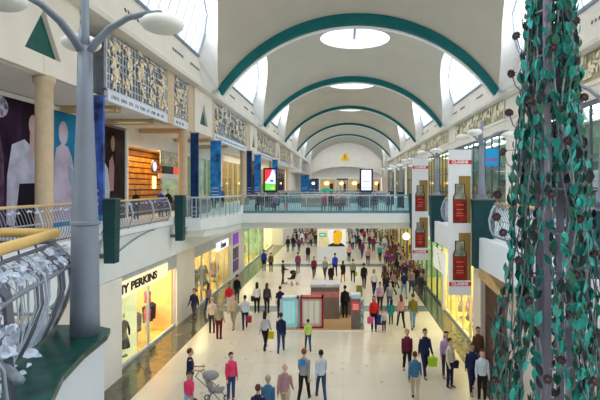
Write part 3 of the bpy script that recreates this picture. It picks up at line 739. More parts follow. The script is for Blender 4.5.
for (a, b_), (c, d) in zip(pts, pts[1:]):
    for k in range(4):
        x, y = a+(c-a)*k/4, b_+(d-b_)*k/4; m_ = MB(); m_.box(x-.025,x+.025,y-.025,y+.025,E+FL,E+FL+1.1); m_.build('post', lgreyM, t)
# conduit swags on left fascia
for k, (ya, yb) in enumerate(((17.6,21.2),(24.6,27.6))):
    b = MB(); b.tube([(-8.0, ya+(yb-ya)*i/8, E-2.35+.55*math.sin(PI/2*i/8)) for i in range(9)], .035, 6)
    tag(b.build('fascia_tube', greyM, smooth=True), 'curved grey tube sweeping up the white fascia beside the %s green post box' % ('nearer' if k == 0 else 'farther'), 'tube')

# green post boxes
def postbox(x, y, label, side):
    k_ = .66 if side < 0 else 1.08
    t = thing('post_box', (x, y, E-2.6), label, 'post box')
    b = MB(); z0, z1 = E-2.58, E-.42; a, c = (.28 if side < 0 else .25)*k_, .33*k_
    vs = [(x-a,y-a,z0),(x+a,y-a,z0),(x+a,y+a,z0),(x-a,y+a,z0),(x-c,y-c,z1),(x+c,y-c,z1),(x+c,y+c,z1),(x-c,y+c,z1)]
    b.add(vs, [(0,3,2,1),(4,5,6,7),(0,1,5,4),(1,2,6,5),(2,3,7,6),(3,0,4,7)]); b.build('body', tealBoxM, t, bevel=.015)
    b = MB(); b.box(x-c-.03,x+c+.03,y-c-.03,y+c+.03,z1,z1+.04); b.build('cap', dgreyM, t, bevel=.01)
    b = MB(); sx = -1 if side < 0 else 1; b.box(min(x+sx*.1,x+sx*.5), max(x+sx*.1,x+sx*.5), y-.06, y+.06, z0+.15, z0+.3); b.build('bracket', dgreyM, t)
postbox(-7.87, 17.0, 'tapered dark green post box on the left fascia under the brown poster', -1)
postbox(-7.85, 24.1, 'tapered dark green post box on the left fascia under the beige column', -1)
for y, lb in ((9,'right fascia behind the metal flower column'),(16.1,'right fascia beside the nearest bottle banner'),(23.8,'right fascia between the two bottle banners'),(31.2,'right fascia at the bridge end')):
    postbox(4.47 if y > 10 else 4.6, y, 'tapered dark green post box on the ' + lb, 1)

# lamp posts
def lamp_post(x, y, zb, label, rz=0):
    t = thing('lamp_post', (x, y, zb), label, 'lamp post', None, rz)
    H = E - zb
    b = MB(); b.lathe([(.155,0),(.15,.3),(.14,H-.45),(.125,H-.1),(.085,H+.9),(.078,H+1.58)], (0,0,0), 24); b.build('post', greyM, t, smooth=True, world=False)
    b = MB(); b.lathe([(.14,H-.43),(.158,H-.42),(.158,H-.39),(.14,H-.38)], (0,0,0), 24); b.build('collar', greyM, t, world=False)
    b = MB(); b.lathe([(.07,H+1.5),(.045,H+1.7),(.04,H+2.25),(.015,H+2.3)], (0,0,0), 20); b.build('upper_post', greyM, t, smooth=True, world=False)
    for k in range(3):
        a = 2*PI*k/3; c, s_ = math.cos(a), math.sin(a)
        b = MB(); P_ = [(.03,H+1.5),(.12,H+1.62),(.28,H+1.78),(.48,H+1.90),(.7,H+1.955),(.86,H+1.97)]
        b.tube([(r*c, r*s_, z) for r, z in P_], [.062,.06,.055,.048,.04,.03], 8, flat=.6); arm_ = b.build('arm', greyM, t, smooth=True, world=False)
        b = MB(); b.ell((.87*c,.87*s_,H+1.83), (.235,.235,.105), 24, 10); b.build('lamp_shade', discM, arm_, smooth=True, world=False)
    return t
lamp_post(-2.90, 5.62, E+FL+.0, 'tall grey lamp post rising from the green marble ledge at left')
src = lamp_post(4.72, 9.0, E-.40, 'grey lamp post half hidden behind the metal flower column', rz=.3)
for (y, lb, rz) in ((16.1, 'grey lamp post on the green box beside the nearest bottle banner', .0), (23.8, 'grey lamp post between the two bottle banners', .3), (31.2, 'grey lamp post at the right end of the bridge', .1)):
    c = copy_tree(src); c.location = (4.47, y, E-.55); c['label'] = lb; c.rotation_euler = (0,0,rz)
    if y > 30: pass
for (y, lb) in ((39, 'white discs lamp post on the bridge beyond the farther banner'), (47,'second distant lamp post over the right of the bridge')):
    c = copy_tree(src); c.location = (4.5, y, E-.55); c['label'] = lb; c['label'] = lb
    bb = MB(); bb.box(4.5-.25, 4.5+.25, y-.25, y+.25, E+FL, E-.38); struct(bb.build(sname('trim'), tealBoxM))
src.location = (4.72, 9.0, E-.38)

# banners on the left balcony
def vbanner(x, y, wd, z0, z1, m, label):
    t = thing('hanging_banner', (x, y, E+z0), label, 'banner')
    b = MB(); b.box(x-wd/2, x+wd/2, y-.06, y+.06, E+z0, E+z1); b.build('panel', m, t)
    b = MB(); b.box(x-wd/2-.03, x+wd/2+.03, y-.08, y+.08, E+z1, E+z1+.06); b.build('top_bar', dgreyM, t)
    b = MB()
    for k in range(3): b.box(x-wd*.35, x+wd*.3, y-.066, y-.06, E+z0+.35+k*.22, E+z0+.42+k*.22)
    b.build('lettering', mat('pale_blue_ink', (.35,.45,.7), .5), t)
    return t
vbanner(-8.45, 16.9, .74, -.95, 3.05, mat('violet_banner', (.04,.10,.42), .5, var=.8, scale=2), 'violet and blue banner partly behind the near grey lamp post')
vbanner(-7.95, 26.8, .42, -1.9, 2.85, navyM, 'narrow dark navy banner right of the beige column')
vbanner(-8.4, 33.0, .68, -.9, 3.0, blueM, 'bright blue banner under the left frieze')
vbanner(-7.9, 42.2, .42, -.9, 3.0, navyM, 'dark navy banner left of the red and green screen')
vbanner(-8.1, 47.5, .62, -.9, 3.0, blueM, 'blue banner just left of the red and green screen')
vbanner(-7.6, 56, .6, -.9, 3.0, blueM, 'blue banner just right of the red and green screen')
vbanner(-7.0, 92, 1.5, -.9, 2.2, blueM, 'distant blue banner near the far end at left')

# bottle banners on the right
def bottle_banner(x, y, wd, z0, z1, label, bottles):
    t = thing('bottle_banner', (x, y, E+z0), label, 'banner')
    b = MB(); b.box(x-wd/2, x+wd/2, y-.02, y+.02, E+z0, E+z1); b.build('panel', mat('banner_white', (.78,.80,.83), .6, var=.02), t)
    b = MB(); b.tube([(x-wd/2-.03,y,E+z1),(x+wd/2+.1,y,E+z1)], .02, 6); b.tube([(x+wd/2+.08,y,E+z1),(4.1,y+.05,E+z1)], .018, 6); b.build('hanger_bar', greyM, t)
    for (zc) in (z1-.40, z0+.36):
        b = MB(); b.box(x-wd*.47, x+wd*.5, y-.026, y-.02, E+zc-.065, E+zc+.065); s_ = b.build('label_strip', redM, t)
        textmesh('CLARINS', .13, whiteSign, 'lettering', s_, M_front(x, y-.03, E+zc, 1.0*wd/.72, 1), .002)
    for (za, zb) in bottles:
        h = zb-za
        b = MB(); b.box(x-wd*.05, x+wd*.47, y-.024, y-.02, E+za, E+zb+h*.22); b.build('printed_gold_glow', mat('print_gold', (.80,.48,.10), .5, var=.35, scale=2), t)
        cx = x-wd*.0; bw = wd*.31
        def P(pts, m, ly, nm):
            q = MB(); n_ = len(pts); yy = y-.026-ly*.004
            q.add([(cx+a*bw, yy, E+za+c*h) for a, c in pts]+[(cx+a*bw, yy+.003, E+za+c*h) for a, c in pts], [tuple(range(n_)), tuple(range(n_,2*n_))[::-1]]+[(i,(i+1)%n_,(i+1)%n_+n_,i+n_) for i in range(n_)])
            o = q.build(nm, m, t if ly == 0 else _last['b'])
            if ly == 0: _last['b'] = o
        P([(-1,0),(1,0),(1,.66),(.86,.74),(.72,.79),(.72,1.02),(-.72,1.02),(-.72,.79),(-.86,.74),(-1,.66)], mat('print_bottle_dark', (.09,.04,.02), .4), 0, 'printed_bottle')
        P([(-.86,.04),(.86,.04),(.86,.58),(-.86,.58)], mat('print_bottle_red', (.30,.012,.006), .5, var=.6, scale=5), 1, 'printed_liquid')
        P([(-.8,.62),(.8,.62),(.72,.72),(.56,.78),(.56,1.0),(-.56,1.0),(-.56,.78),(-.72,.72)], mat('print_cap', (.24,.26,.19), .5, var=.5, scale=5), 1, 'printed_cap')
        q = MB()
        for k, zz in enumerate((.46,.34,.24,.18)): q.box(cx-bw*.5, cx+bw*.5, y-.036, y-.033, E+za+h*zz, E+za+h*(zz+.025))
        q.build('printed_lines', mat('print_line', (.55,.16,.10), .5), t)
bottle_banner(3.76, 16.1, .74, -3.48, 1.2, 'tall white banner with red bottle pictures, nearest on the right', [(-1.16, .08), (-3.0, -1.75)])
bottle_banner(3.33, 21.6, .70, -3.15, 1.25, 'tall white banner with red bottle pictures, farther and smaller', [(-1.05, .05), (-2.62, -1.55)])

# ------------------------------------------------------------------ viewing platform with ledge and railing
edge = [(-14,6.05),(-3.0,6.0),(-2.72,5.85),(-2.64,5.6),(-2.58,5.0),(-2.46,4.4),(-2.25,3.85),(-1.85,3.3),(-1.3,2.9),(-.6,2.7),(4.6,2.7),(4.6,-6),(-14,-6)]
def inset(p, d): return [(x-(d if x < 3 else 0)*(1 if x > -10 else 0), y-(d if y > 0 else 0)) for x, y in p]
mb = MB(); mb.prism_z(inset(edge,.05), E-3.4, E+FL-.07); struct(mb.build('floor_platform', mat('platform_white', (.66,.72,.78), .6, var=.02)))
mb = MB(); mb.prism_z(edge, E+FL-.07, E+FL); struct(mb.build('trim_ledge', marbleM, bevel=.01))
def curve_pts(P, n=8):
    out = []
    for i in range(len(P)-1):
        p0 = Vector(P[max(i-1,0)]); p1 = Vector(P[i]); p2 = Vector(P[i+1]); p3 = Vector(P[min(i+2,len(P)-1)])
        for k in range(n):
            t = k/n; out.append(.5*((2*p1)+(-p0+p2)*t+(2*p0-5*p1+4*p2-p3)*t*t+(-p0+3*p1-3*p2+p3)*t**3))
    out.append(Vector(P[-1])); return out
t = thing('platform_railing', (-3.2, 4.5, E+FL), 'near curved railing with golden handrail and pale metal leaves', 'railing')
hz = E-.54
path = curve_pts([(-1.7,2.3,hz),(-2.35,2.95,hz),(-2.72,3.6,hz),(-2.95,4.3,hz),(-3.16,5.1,hz),(-3.36,5.8,hz)])
back = [Vector((-3.36,5.84,hz)), Vector((-3.7,5.9,hz)), Vector((-8.3,6.0,hz))]
b = MB(); b.tube(path, .055, 12); b.tube([Vector((-3.34,5.80,hz))]+back[1:], .055, 12); b.ell((-3.355,5.83,hz),(.056,.056,.056)); b.build('handrail', goldM, t, smooth=True)
b = MB(); b.tube([p+Vector((.02,0,-.11)) for p in path], .02, 6); b.tube([p+Vector((0,0,-.11)) for p in back], .02, 6); b.build('upper_rail', dgreyM, t)
b = MB(); off = [(p.x+.2, p.y+.02, E-.9) for p in path]; b.tube(off, .024, 8); b.tube([(p.x, p.y+.1, E-1.0) for p in back], .02, 8); b.build('middle_rail', greyM, t, smooth=True)
b = MB(); b.tube([(p.x+.05, p.y, E-1.5) for p in path], .022, 8); b.tube([(p.x, p.y, E-1.5) for p in back], .02, 8); b.build('bottom_rail', greyM, t)
L = len(path)
def prof_at(p, k=.2, r=.012, skew=0):
    nx, ny = .97, .25
    return [(p[0]+nx*o+skew*(z-(-1.1))*-.3, p[1]+ny*o+skew*(z+1.1), E+z) for o, z in ((.03,-1.6),(.12,-1.4),(k,-1.1),(k*.9,-.85),(.07,-.7),(.0,-.64))]
cnt = 0
for i in range(0, L):
    for q_ in ((0,.5) if i > 18 else (0,)):
        if cnt >= 78: break
        if i+1 >= L: break
        p = path[i]*(1-q_) + path[i+1]*q_
        b = MB(); b.tube(prof_at(p, R.uniform(.1,.24), skew=R.uniform(-.16,.16)), R.choice((.006,.008,.010)), 5); b.build('baluster', R.choice((lgreyM, lgreyM, petalM, greyM)), t); cnt += 1
for k in range(20):
    x = -3.45 - k*.22; b = MB(); b.tube([(x,6.0,E-1.6),(x-.02,6.12,E-1.1),(x,5.95,E-.64)], .012, 5); b.build('baluster', dgreyM, t)
# broad flat uprights
for i in (3, 11, 19, 27, 34, 39):
    p = path[min(i, L-1)]; pr = prof_at(p, .22)
    b = MB(); wv = Vector((path[min(i+1,L-1)]-path[max(i-1,0)])).normalized()*.085
    for (a, c) in zip(pr, pr[1:]):
        a, c = Vector(a), Vector(c); n_ = Vector((.97,.25,0))*.012
        b.add([a-wv-n_,a+wv-n_,c+wv-n_,c-wv-n_,a-wv+n_,a+wv+n_,c+wv+n_,c-wv+n_], [(0,3,2,1),(4,5,6,7),(0,1,5,4),(1,2,6,5),(2,3,7,6),(3,0,4,7)])
    b.build('flat_upright', mat('slate_grey_metal', (.13,.14,.19), .5, .2, var=.05), t)
# leaf clusters below the handrail
lf = MB(); 
for i in range(0, L):
    p = path[i]
    for k in range(7):
        a = R.uniform(0, 2*PI); c = Vector((p.x+R.uniform(.06,.2), p.y+R.uniform(-.12,.12), E-.74+R.uniform(-.08,.06)))
        Ls = R.uniform(.05,.095); lf.leaf(c, (R.uniform(-.5,.6), math.cos(a), R.uniform(-.6,.6)), (.6,-.7,.6), Ls, Ls*.6, .3)
tag(lf.build('leaf_cluster', petalM, t), kind='stuff')
lf = MB()
for i in range(8, 24):
    p = path[i]
    for k in range(6):
        a = R.uniform(0, 2*PI); c = Vector((p.x+R.uniform(.1,.26), p.y+R.uniform(-.15,.15), E-1.48+R.uniform(-.08,.06)))
        Ls = R.uniform(.05,.10); lf.leaf(c, (R.uniform(-.5,.6), math.cos(a), R.uniform(-.4,.5)), (.5,-.6,.7), Ls, Ls*.6, .3)
tag(lf.build('leaf_cluster', petalM, t), kind='stuff')
# little beads along a slanting rail
b = MB(); b.tube([(p.x+.1, p.y, E-1.28-.0) for p in path], .012, 6)
for i in range(16, L, 1): p = path[i]; b.ell((p.x+.12, p.y, E-1.28), (.022,.022,.022), 6, 5)
b.build('beaded_rail', lgreyM, t)

# ------------------------------------------------------------------ metal flower column
SXc, SYc = 2.06, 4.95
t = thing('flower_sculpture', (SXc, SYc, 0), 'towering column of verdigris metal leaves and dark roses at right', 'sculpture')
mauve = mat('mauve_grey_metal', (.36,.33,.43), .5, .1, var=.08)
for (dx, dy) in ((-.10,-.15),(.15,-.08),(-.06,.14),(.15,.14)):
    b = MB(); b.box(SXc+dx-.034, SXc+dx+.034, SYc+dy-.02, SYc+dy+.02, 0, E+2.6); b.build('upright', mauve, t)
b = MB()
for k in range(22):
    z = .3+k*.43; b = MB(); b.tube([(SXc+.19*math.cos(a), SYc+.19*math.sin(a), z) for a in [2*PI*i/12 for i in range(13)]], .012, 5); b.build('ring', mauve, t)
def colr(z): return .20 + max(0, min(4.6, (E+1.8) - z))*.083
rr = random.Random(3); stems = []
b = MB()
for k in range(44):
    a0 = 2*PI*k/44; tw = rr.uniform(-.25,.25); ph = rr.uniform(0,6); pts = []
    rad = rr.uniform(.6,1.05)
    for i in range(90):
        z = i*(E+2.55)/89; r_ = colr(z)*rad*(1+.10*math.sin(z*2.6+ph)); a = a0 + tw*z*.5 + .16*math.sin(z*3.4+ph)
        pts.append(Vector((SXc+r_*math.cos(a), SYc+r_*math.sin(a), z)))
    b.tube(pts, .0085, 5); stems.append(pts)
b.build('stems', mat('stem_metal', (.27,.28,.31), .55, .2, var=.35, scale=6), t, smooth=True)
lm = [mat('verdigris_a', (.012,.22,.19), .55, .1, var=.5, scale=7), mat('verdigris_b', (.05,.46,.40), .55, .1, var=.35, scale=7), mat('verdigris_c', (.04,.17,.11), .55, .1, var=.5, scale=7), mat('verdigris_dark', (.03,.045,.045), .55, .1, var=.5, scale=7)]
lf = MB()
for pts in stems:
    i = rr.randint(0, 3)
    while i < 89:
        p = pts[i]; z = p.z; rad = Vector((p.x-SXc, p.y-SYc, 0)).normalized(); tan = Vector((-rad.y, rad.x, 0))
        d = Vector((0,0,rr.choice((1,1,1,-1)))) + tan*rr.uniform(-.65,.65) + rad*rr.uniform(-.25,.2)
        nr = rad + tan*rr.uniform(-.9,.9) + Vector((0,0,rr.uniform(-.4,.4)))
        Ls = rr.uniform(.085,.155); lf.k = rr.choices((0,1,2,3), (4,3,2.5,2))[0]
        lf.leaf(p+rad*.01, d, nr, Ls, Ls*rr.uniform(.42,.6), .15)
        i += rr.choice((0,1,1,1)) if z > E-2.8 else 3
lf.build('leaves', lm, t)
b = MB(); rose_stalks = b
roseM = mat('dark_rose_metal', (.10,.065,.075), .55, .2, var=.6, scale=14)
rose_me = None
roses = [(520,26),(539,15),(581,17),(517,66),(556,46),(581,59),(537,98),(520,108),(588,96),(514,150),(566,141),(508,195),(549,194),(590,172),(575,218),(514,236),(507,219),(569,272),(500,328),(540,372),(552,352),(590,330),(528,300),(560,310),(582,372),(523,262),(505,392),(590,252)]
for (px, py) in roses:
    zz = -(py-187)*(4.62/500); x = (px-343)*4.62/500; r_ = colr(E+zz)
    dx = x - SXc; dx = max(-r_*1.55, min(r_*1.55, dx)); dy = -math.sqrt(max(.0, (r_*1.1)**2 - dx*dx)) - .02
    rose_stalks.tube([(SXc+dx*.6, SYc+dy*.6, E+zz-.22), (SXc+dx*.9, SYc+dy*.9, E+zz-.12), (SXc+dx, SYc+dy, E+zz)], .006, 5)
    if rose_me is None:
        q = MB(); q.ell((0,0,0),(.022,.022,.022),8,6)
        for ring, (n_, rd, L_) in enumerate(((5,.014,.034),(7,.026,.036),(9,.036,.034))):
            for i in range(n_):
                a = 2*PI*i/n_ + ring*.4; dd = Vector((math.cos(a), -.75+ring*.3, math.sin(a))); q.leaf((rd*.4*math.cos(a), 0, rd*.4*math.sin(a)), dd, (math.cos(a)*-.5, -1, math.sin(a)*-.5), L_, L_*.9, .35)
        o = q.build('rose', roseM, t, world=False); rose_me = o
    else: o = rose_me.copy(); C.objects.link(o)
    o.location = (dx, dy, E+zz); o.rotation_euler = (R.uniform(-.5,.5), 0, R.uniform(-.6,.6)+dx*1.6)

tag(rose_stalks.build('rose_stalks', _mats['stem_metal'], t), kind='stuff')

# ------------------------------------------------------------------ kiosk and displays
b = MB(); b.box(-3.25, 1.05, 25.0, 29.2, .003, .02); tag(b.build('kiosk_carpet', carpetM), 'brown carpet patch under the central phone kiosk', 'carpet')
b = MB(); b.box(-3.35, 1.15, 24.9, 25.0, 0, .03); struct(b.build(sname('trim'), whiteSign))
def panel(x0, x1, y, h, fm, pmn, label, cols):
    t = thing('advert_display', ((x0+x1)/2, y, .02), label, 'display')
    b = MB(); b.box(x0, x0+.09, y, y+.5, .02, h); b.box(x1-.09, x1, y, y+.5, .02, h); b.box(x0, x1, y, y+.5, h-.1, h); b.box(x0, x1, y, y+.5, .02, .1); b.build('frame', fm, t)
    b = MB(); b.box(x0+.09, x1-.09, y+.08, y+.14, .1, h-.1); b.build('face', pmn, t)
    b = MB(); n_ = 3
    for k in range(n_): xx = x0+.15+(x1-x0-.3)*k/n_; b.box(xx, xx+(x1-x0)*.2, y+.075, y+.08, .25, h-.22)
    b.build('stripe', cols, t)
    b = MB(); b.box(x0+.1,x1-.1,y+.09,y+.3,h-.13,h-.1); b.build('top_light', softlight, t)
aqua = mat('aqua_panel', (.22,.62,.72), .4, var=.06, emit=.25)
panel(-3.2, -2.28, 25.4, 1.6, mat('silver_frame', (.62,.68,.72), .4, .3), aqua, 'aqua lit display panel in a silver frame on the kiosk', mat('aqua_pale', (.42,.78,.85), .4, var=.02, emit=.2))
panel(-2.18, -1.0, 25.4, 1.62, mat('crimson_frame', (.42,.015,.04), .4), mat('putty_panel', (.60,.60,.52), .5, var=.05), 'pale display panel in a crimson frame on the kiosk', mat('putty_pale', (.72,.72,.64), .5, var=.02, emit=.1))
b = MB(); b.box(-2.28,-2.18,25.42,25.9,.02,1.5); tag(b.build('kiosk_divider', mat('blue_green_trim', (.25,.42,.48), .4)), 'thin blue green divider between the aqua and crimson panels', 'divider')
t = thing('kiosk_counter', (-1.1, 27.6, .02), 'tall grey brown kiosk unit with pink stripe and pale top', 'counter')
brn = mat('taupe_board', (.20,.165,.16), .6, var=.08)
b = MB(); b.box(-1.75,-.2,27.2,28.4,.02,1.75); b.build('body', brn, t)
b = MB(); b.box(-1.76,-.19,27.19,28.41,1.2,1.5); b.build('pink_stripe', mat('salmon', (.6,.22,.22), .5), t)
b = MB(); b.box(-1.8,-.15,27.15,28.45,1.75,1.9); b.build('top', mat('pale_grey_top', (.6,.6,.62), .5), t)
t = thing('kiosk_desk', (.35, 28, .02), 'low taupe kiosk desk with small white monitor beside staff member', 'counter')
b = MB(); b.box(-.15,.85,28.1,28.6,.02,1.05); b.build('body', brn, t); b = MB(); b.box(-.15,.85,28.0,28.65,1.05,1.1); b.build('worktop', mat('mushroom_top', (.4,.36,.36), .5), t)
t = thing('monitor', (.0, 28.2, 1.1), 'small white monitor on the kiosk desk', 'monitor')
b = MB(); b.box(-.1,.2,28.15,28.2,1.16,1.36); b.build('screen', mat('white_glow', (.9,.9,.95), .4, emit=.4), t); b = MB(); b.tube([(.05,28.2,1.1),(.05,28.2,1.2)], .02, 6); b.build('stand', blackM, t)
t = thing('kiosk_pillar', (.65, 25.6, .02), 'dark taupe display pillar with red notice and blue white side', 'display')
b = MB(); b.box(.42,.88,25.3,25.9,.02,1.55); b.build('body', brn, t)
b = MB(); b.box(.4,.9,25.28,25.92,1.55,1.75); b.build('top', mat('ice_top', (.55,.65,.75), .4), t)
b = MB(); b.box(.44,.84,25.285,25.3,.95,1.35); b.build('red_notice', mat('lit_red_notice', (.8,.05,.06), .5, emit=.25), t)
b = MB(); b.box(.5,.78,25.28,25.285,1.02,1.06); b.box(.5,.78,25.28,25.285,1.12,1.16); b.box(.5,.78,25.28,25.285,1.22,1.26); b.build('notice_lines', whiteSign, t)
b = MB()
for k in range(7): b.box(.89,1.05,25.3,25.9,.1+k*.21,.22+k*.21)
b.build('leaflet_rack', mat('blue_grey_leaflets', (.35,.48,.58), .5, var=.4, scale=8), t)
t = thing('computer_chair', (.95, 28.8, .02), 'olive green high chair behind the kiosk desk', 'chair')
ol = mat('olive_fabric', (.25,.28,.05), .8)
b = MB(); b.box(.75,1.15,28.6,29.0,.72,.8); b.build('seat', ol, t, bevel=.02); b = MB(); b.box(.77,1.13,28.95,29.02,.85,1.5); b.build('backrest', ol, t, bevel=.02)
for dx in (.78,1.12):
    for dy in (28.63,28.97): b = MB(); b.tube([(dx,dy,.02),(dx,dy,.72)], .02, 6); b.build('leg', blackM, t)
# advert block on the far floor
t = thing('advert_board', (-1.05, 48.5, 0), 'large white advert block with yellow faced portrait picture', 'advertising board')
b = MB(); b.box(-2.5,.3,48.6,49.1,0,3.1); b.build('board', mat('advert_white', (.72,.76,.84), .5, var=.02), t)
yy = 48.59
def ap(nm, pts, m, ly):
    q = MB(); n_ = len(pts); y = yy-ly*.01
    q.add([(x,y,z) for x,z in pts]+[(x,y+.009,z) for x,z in pts], [tuple(range(n_)), tuple(range(n_,2*n_))[::-1]]+[(i,(i+1)%n_,(i+1)%n_+n_,i+n_) for i in range(n_)]); o = q.build(nm, m, t if ly == 0 else _last['ap'])
    if ly == 0: _last['ap'] = o
ap('picture', [(-2.45,1.4),(.25,1.4),(.25,3.05),(-2.45,3.05)], mat('picture_white', (.9,.92,.93), .5, var=.02, emit=.15), 0)
ap('picture_cream_half', [(-2.4,1.42),(-1.3,1.42),(-1.5,3.0),(-2.4,3.0)], mat('picture_cream', (.78,.70,.42), .5, var=.1, emit=.1), 1)
ap('picture_teal_tag', [(-2.3,2.35),(-1.65,2.35),(-1.65,2.75),(-2.3,2.75)], mat('picture_teal', (.03,.55,.5), .5, var=.02, emit=.1), 2)
ap('picture_tag_lettering', [(-2.2,2.48),(-1.8,2.48),(-1.8,2.62),(-2.2,2.62)], whiteSign, 3)
ap('picture_shoulders', [(-1.5,1.42),(-1.4,1.6),(-.95,1.78),(-.2,1.78),(.1,1.6),(.2,1.42)], blackM, 2)
ap('picture_head', [(-.85,1.65),(-.95,2.2),(-.92,2.8),(-.7,2.98),(-.25,2.98),(-.08,2.8),(-.12,2.2),(-.35,1.65)], mat('picture_yellow', (.95,.50,.01), .5, var=.2, scale=3, emit=.15), 3)
ap('picture_hair', [(-.93,2.7),(-.85,2.95),(-.7,3.0),(-.72,2.8)], mat('picture_brown', (.3,.12,.01), .5), 4)
b = MB()
for x in (-3.6,-2.9): b.tube([(x,45.2,0),(x,45.2,1.0)], .03, 6)
b.tube([(-3.7,45.2,.9),(-2.6,45.2,.9)], .03, 6); 
# digital screens on the bridge
def screen(x, y, wd, h, z0, label, kind):
    t = thing('digital_screen', (x, y, E+FL), label, 'screen')
    b = MB(); b.box(x-wd/2,x+wd/2,y,y+.25,E+z0,E+z0+h); b.build('housing', mat('screen_housing', (.015,.03,.045), .5), t, bevel=.02)
    b = MB(); b.box(x-wd*.4,x+wd*.4,y+.02,y+.2,E+FL,E+z0); b.build('plinth', dgreyM, t)
    ww, y1 = wd*.37, y-.01
    def S(nm, pts, m, ly):
        q = MB(); n_ = len(pts); q.add([(x+a*ww, y1-ly*.006, E+z0+h*c) for a, c in pts]+[(x+a*ww, y1-ly*.006+.005, E+z0+h*c) for a, c in pts], [tuple(range(n_)), tuple(range(n_,2*n_))[::-1]]+[(i,(i+1)%n_,(i+1)%n_+n_,i+n_) for i in range(n_)])
        o = q.build(nm, m, t if ly == 0 else _last['S'])
        if ly == 0: _last['S'] = o
    em = lambda n_, c, e=.9: mat('screen_'+n_, c, .4, emit=e, var=.03)
    if kind:
        S('display', [(-1,.08),(1,.08),(1,.93),(-1,.93)], em('pale', (.75,.8,.95)), 0)
        S('image_red', [(-1,.93),(.4,.93),(-.1,.65),(-1,.4)], em('red', (.9,.03,.06)), 1)
        S('image_green', [(-1,.08),(1,.08),(1,.34),(-.4,.36),(-1,.38)], em('green', (.12,.55,.08)), 1)
        S('image_violet', [(.4,.93),(1,.93),(1,.7)], em('violet', (.4,.35,.85)), 1)
        S('image_blue_mark', ep(.3,.47,.4,.05), em('markblue', (.03,.1,.4)), 2)
        S('image_yellow', ep(.5,.17,.3,.06), em('yellow', (.7,.5,.05)), 2)
    else:
        S('display', [(-1,.08),(1,.08),(1,.95),(-1,.95)], em('white', (.80,.84,.95), .9), 0)
        S('image_band', [(-.8,.42),(.8,.42),(.8,.5),(-.8,.5)], em('grey', (.5,.52,.65), .6), 1)
        S('image_block', [(-.6,.55),(.6,.55),(.6,.8),(-.6,.8)], em('lilac', (.7,.72,.9), .8), 1)
        S('image_base', [(-.9,.12),(.9,.12),(.9,.22),(-.9,.22)], em('base', (.5,.6,.8), .6), 1)
screen(-5.82, 40, 1.12, 1.95, -.42, 'upright screen showing red, white and green picture on the bridge', True)
screen(1.87, 40, 1.06, 1.85, -.40, 'upright pale glowing screen on the right of the bridge', False)
# cafe counter on bridge
t = thing('cafe_counter', (-1.3, 41, E+FL), 'low beige counter on the bridge behind the seated people', 'counter')
b = MB(); b.box(-3.4,.6,41,42,E+FL,E+FL+.95); b.build('body', mat('counter_beige', (.65,.52,.42), .6), t); b = MB(); b.box(-3.5,.7,40.9,42.1,E+FL+.95,E+FL+1.02); b.build('worktop', whiteSign, t, bevel=.01)
t = thing('parasol', (-1.5, 46, E+FL), 'small green parasol over the bridge cafe', 'parasol')
b = MB(); b.tube([(-1.5,46,E+FL),(-1.5,46,E-.05)], .03, 6); b.build('pole', lgreyM, t); b = MB(); b.lathe([(.75,-.35),(.5,-.15),(.02,.0)], (-1.5,46,E-.05), 8); b.build('canopy', mat('parasol_green', (.02,.35,.2), .7), t)
# pink blooms / mannequin in first left shop
def mannequin(x, y, z0, cm, label, rz=0):
    t = thing('mannequin', (x, y, z0), label, 'mannequin', None, rz)
    b = MB(); b.lathe([(.2,0),(.2,.03),(.02,.04)], (0,0,0), 16); b.tube([(0,0,.03),(0,0,.8)], .02, 6); b.build('stand', dgreyM, t, world=False)
    b = MB(); b.lathe([(.3,.35),(.24,.7),(.15,.98),(.19,1.25),(.2,1.4),(.06,1.48)], (0,0,0), 14)
    for s_ in (-1,1): b.tube([(s_*.19,0,1.38),(s_*.27,.02,1.1),(s_*.25,.08,.85)], [.055,.045,.035], 7)
    b.build('dress', cm, t, world=False, smooth=True)
    b = MB(); b.lathe([(.05,1.45),(.045,1.53),(.09,1.6),(.095,1.68),(.06,1.76),(.01,1.78)], (0,0,0), 12); b.build('head', mat('mannequin_ivory', (.7,.6,.45), .5), t, world=False, smooth=True)
pinkM = mat('hot_pink_cloth', (.85,.04,.22), .7, var=.25, scale=6)
for z_, lb in ((2.35, 'upper hot pink top hanging in the first left shop window'), (1.55, 'lower hot pink top hanging in the first left shop window')):
    t = thing('pink_garment', (-8.95, 22.9, z_-.1), lb, 'clothes')
    b = MB(); eb = [(-.09,-.30),(-.11,-.05),(-.14,.1),(-.06,.22)]
    b.lathe([(.15,-.34),(.13,-.1),(.16,.12),(.05,.22)], (-8.95,22.9,z_-.1), 14)
    for s_ in (-1,1): b.tube([(-8.95,22.9+s_*.13,z_+.04),(-8.95,22.9+s_*.27,z_-.15)], [.06,.05], 7)
    b.build('cloth', pinkM, t, smooth=True); b = MB(); b.tube([(-8.95,22.9,z_+.1),(-8.95,22.9,z_+.4)], .01, 5); b.build('hook', lgreyM, t)
mannequin(-9.0, 20.4, .3, blackM, 'mannequin in black near the cream display panel')
for i, (y, c) in enumerate(((31.0,(.12,.06,.05)),(32.6,(.05,.04,.05)),(33.4,(.10,.12,.06)),(34.6,(.03,.03,.04)),(36.2,(.25,.12,.08)))):
    mannequin(-9.3-(i%2)*.4, y, .35, mat('mann_%d' % i, c, .8, var=.4), ['maroon brown', 'black', 'olive', 'charcoal', 'tan'][i] + ' dressed mannequin in the second left shop window')
for i, (y, c) in enumerate(((23.5,(.8,.55,.1)),(25.2,(.45,.3,.6)),(27,(.6,.45,.3)))):
    mannequin(6.5, y, .15, mat('mannr_%d' % i, c, .8, var=.3), ['mustard', 'lilac', 'sand coloured'][i] + ' dressed mannequin in the yellow right shop window')
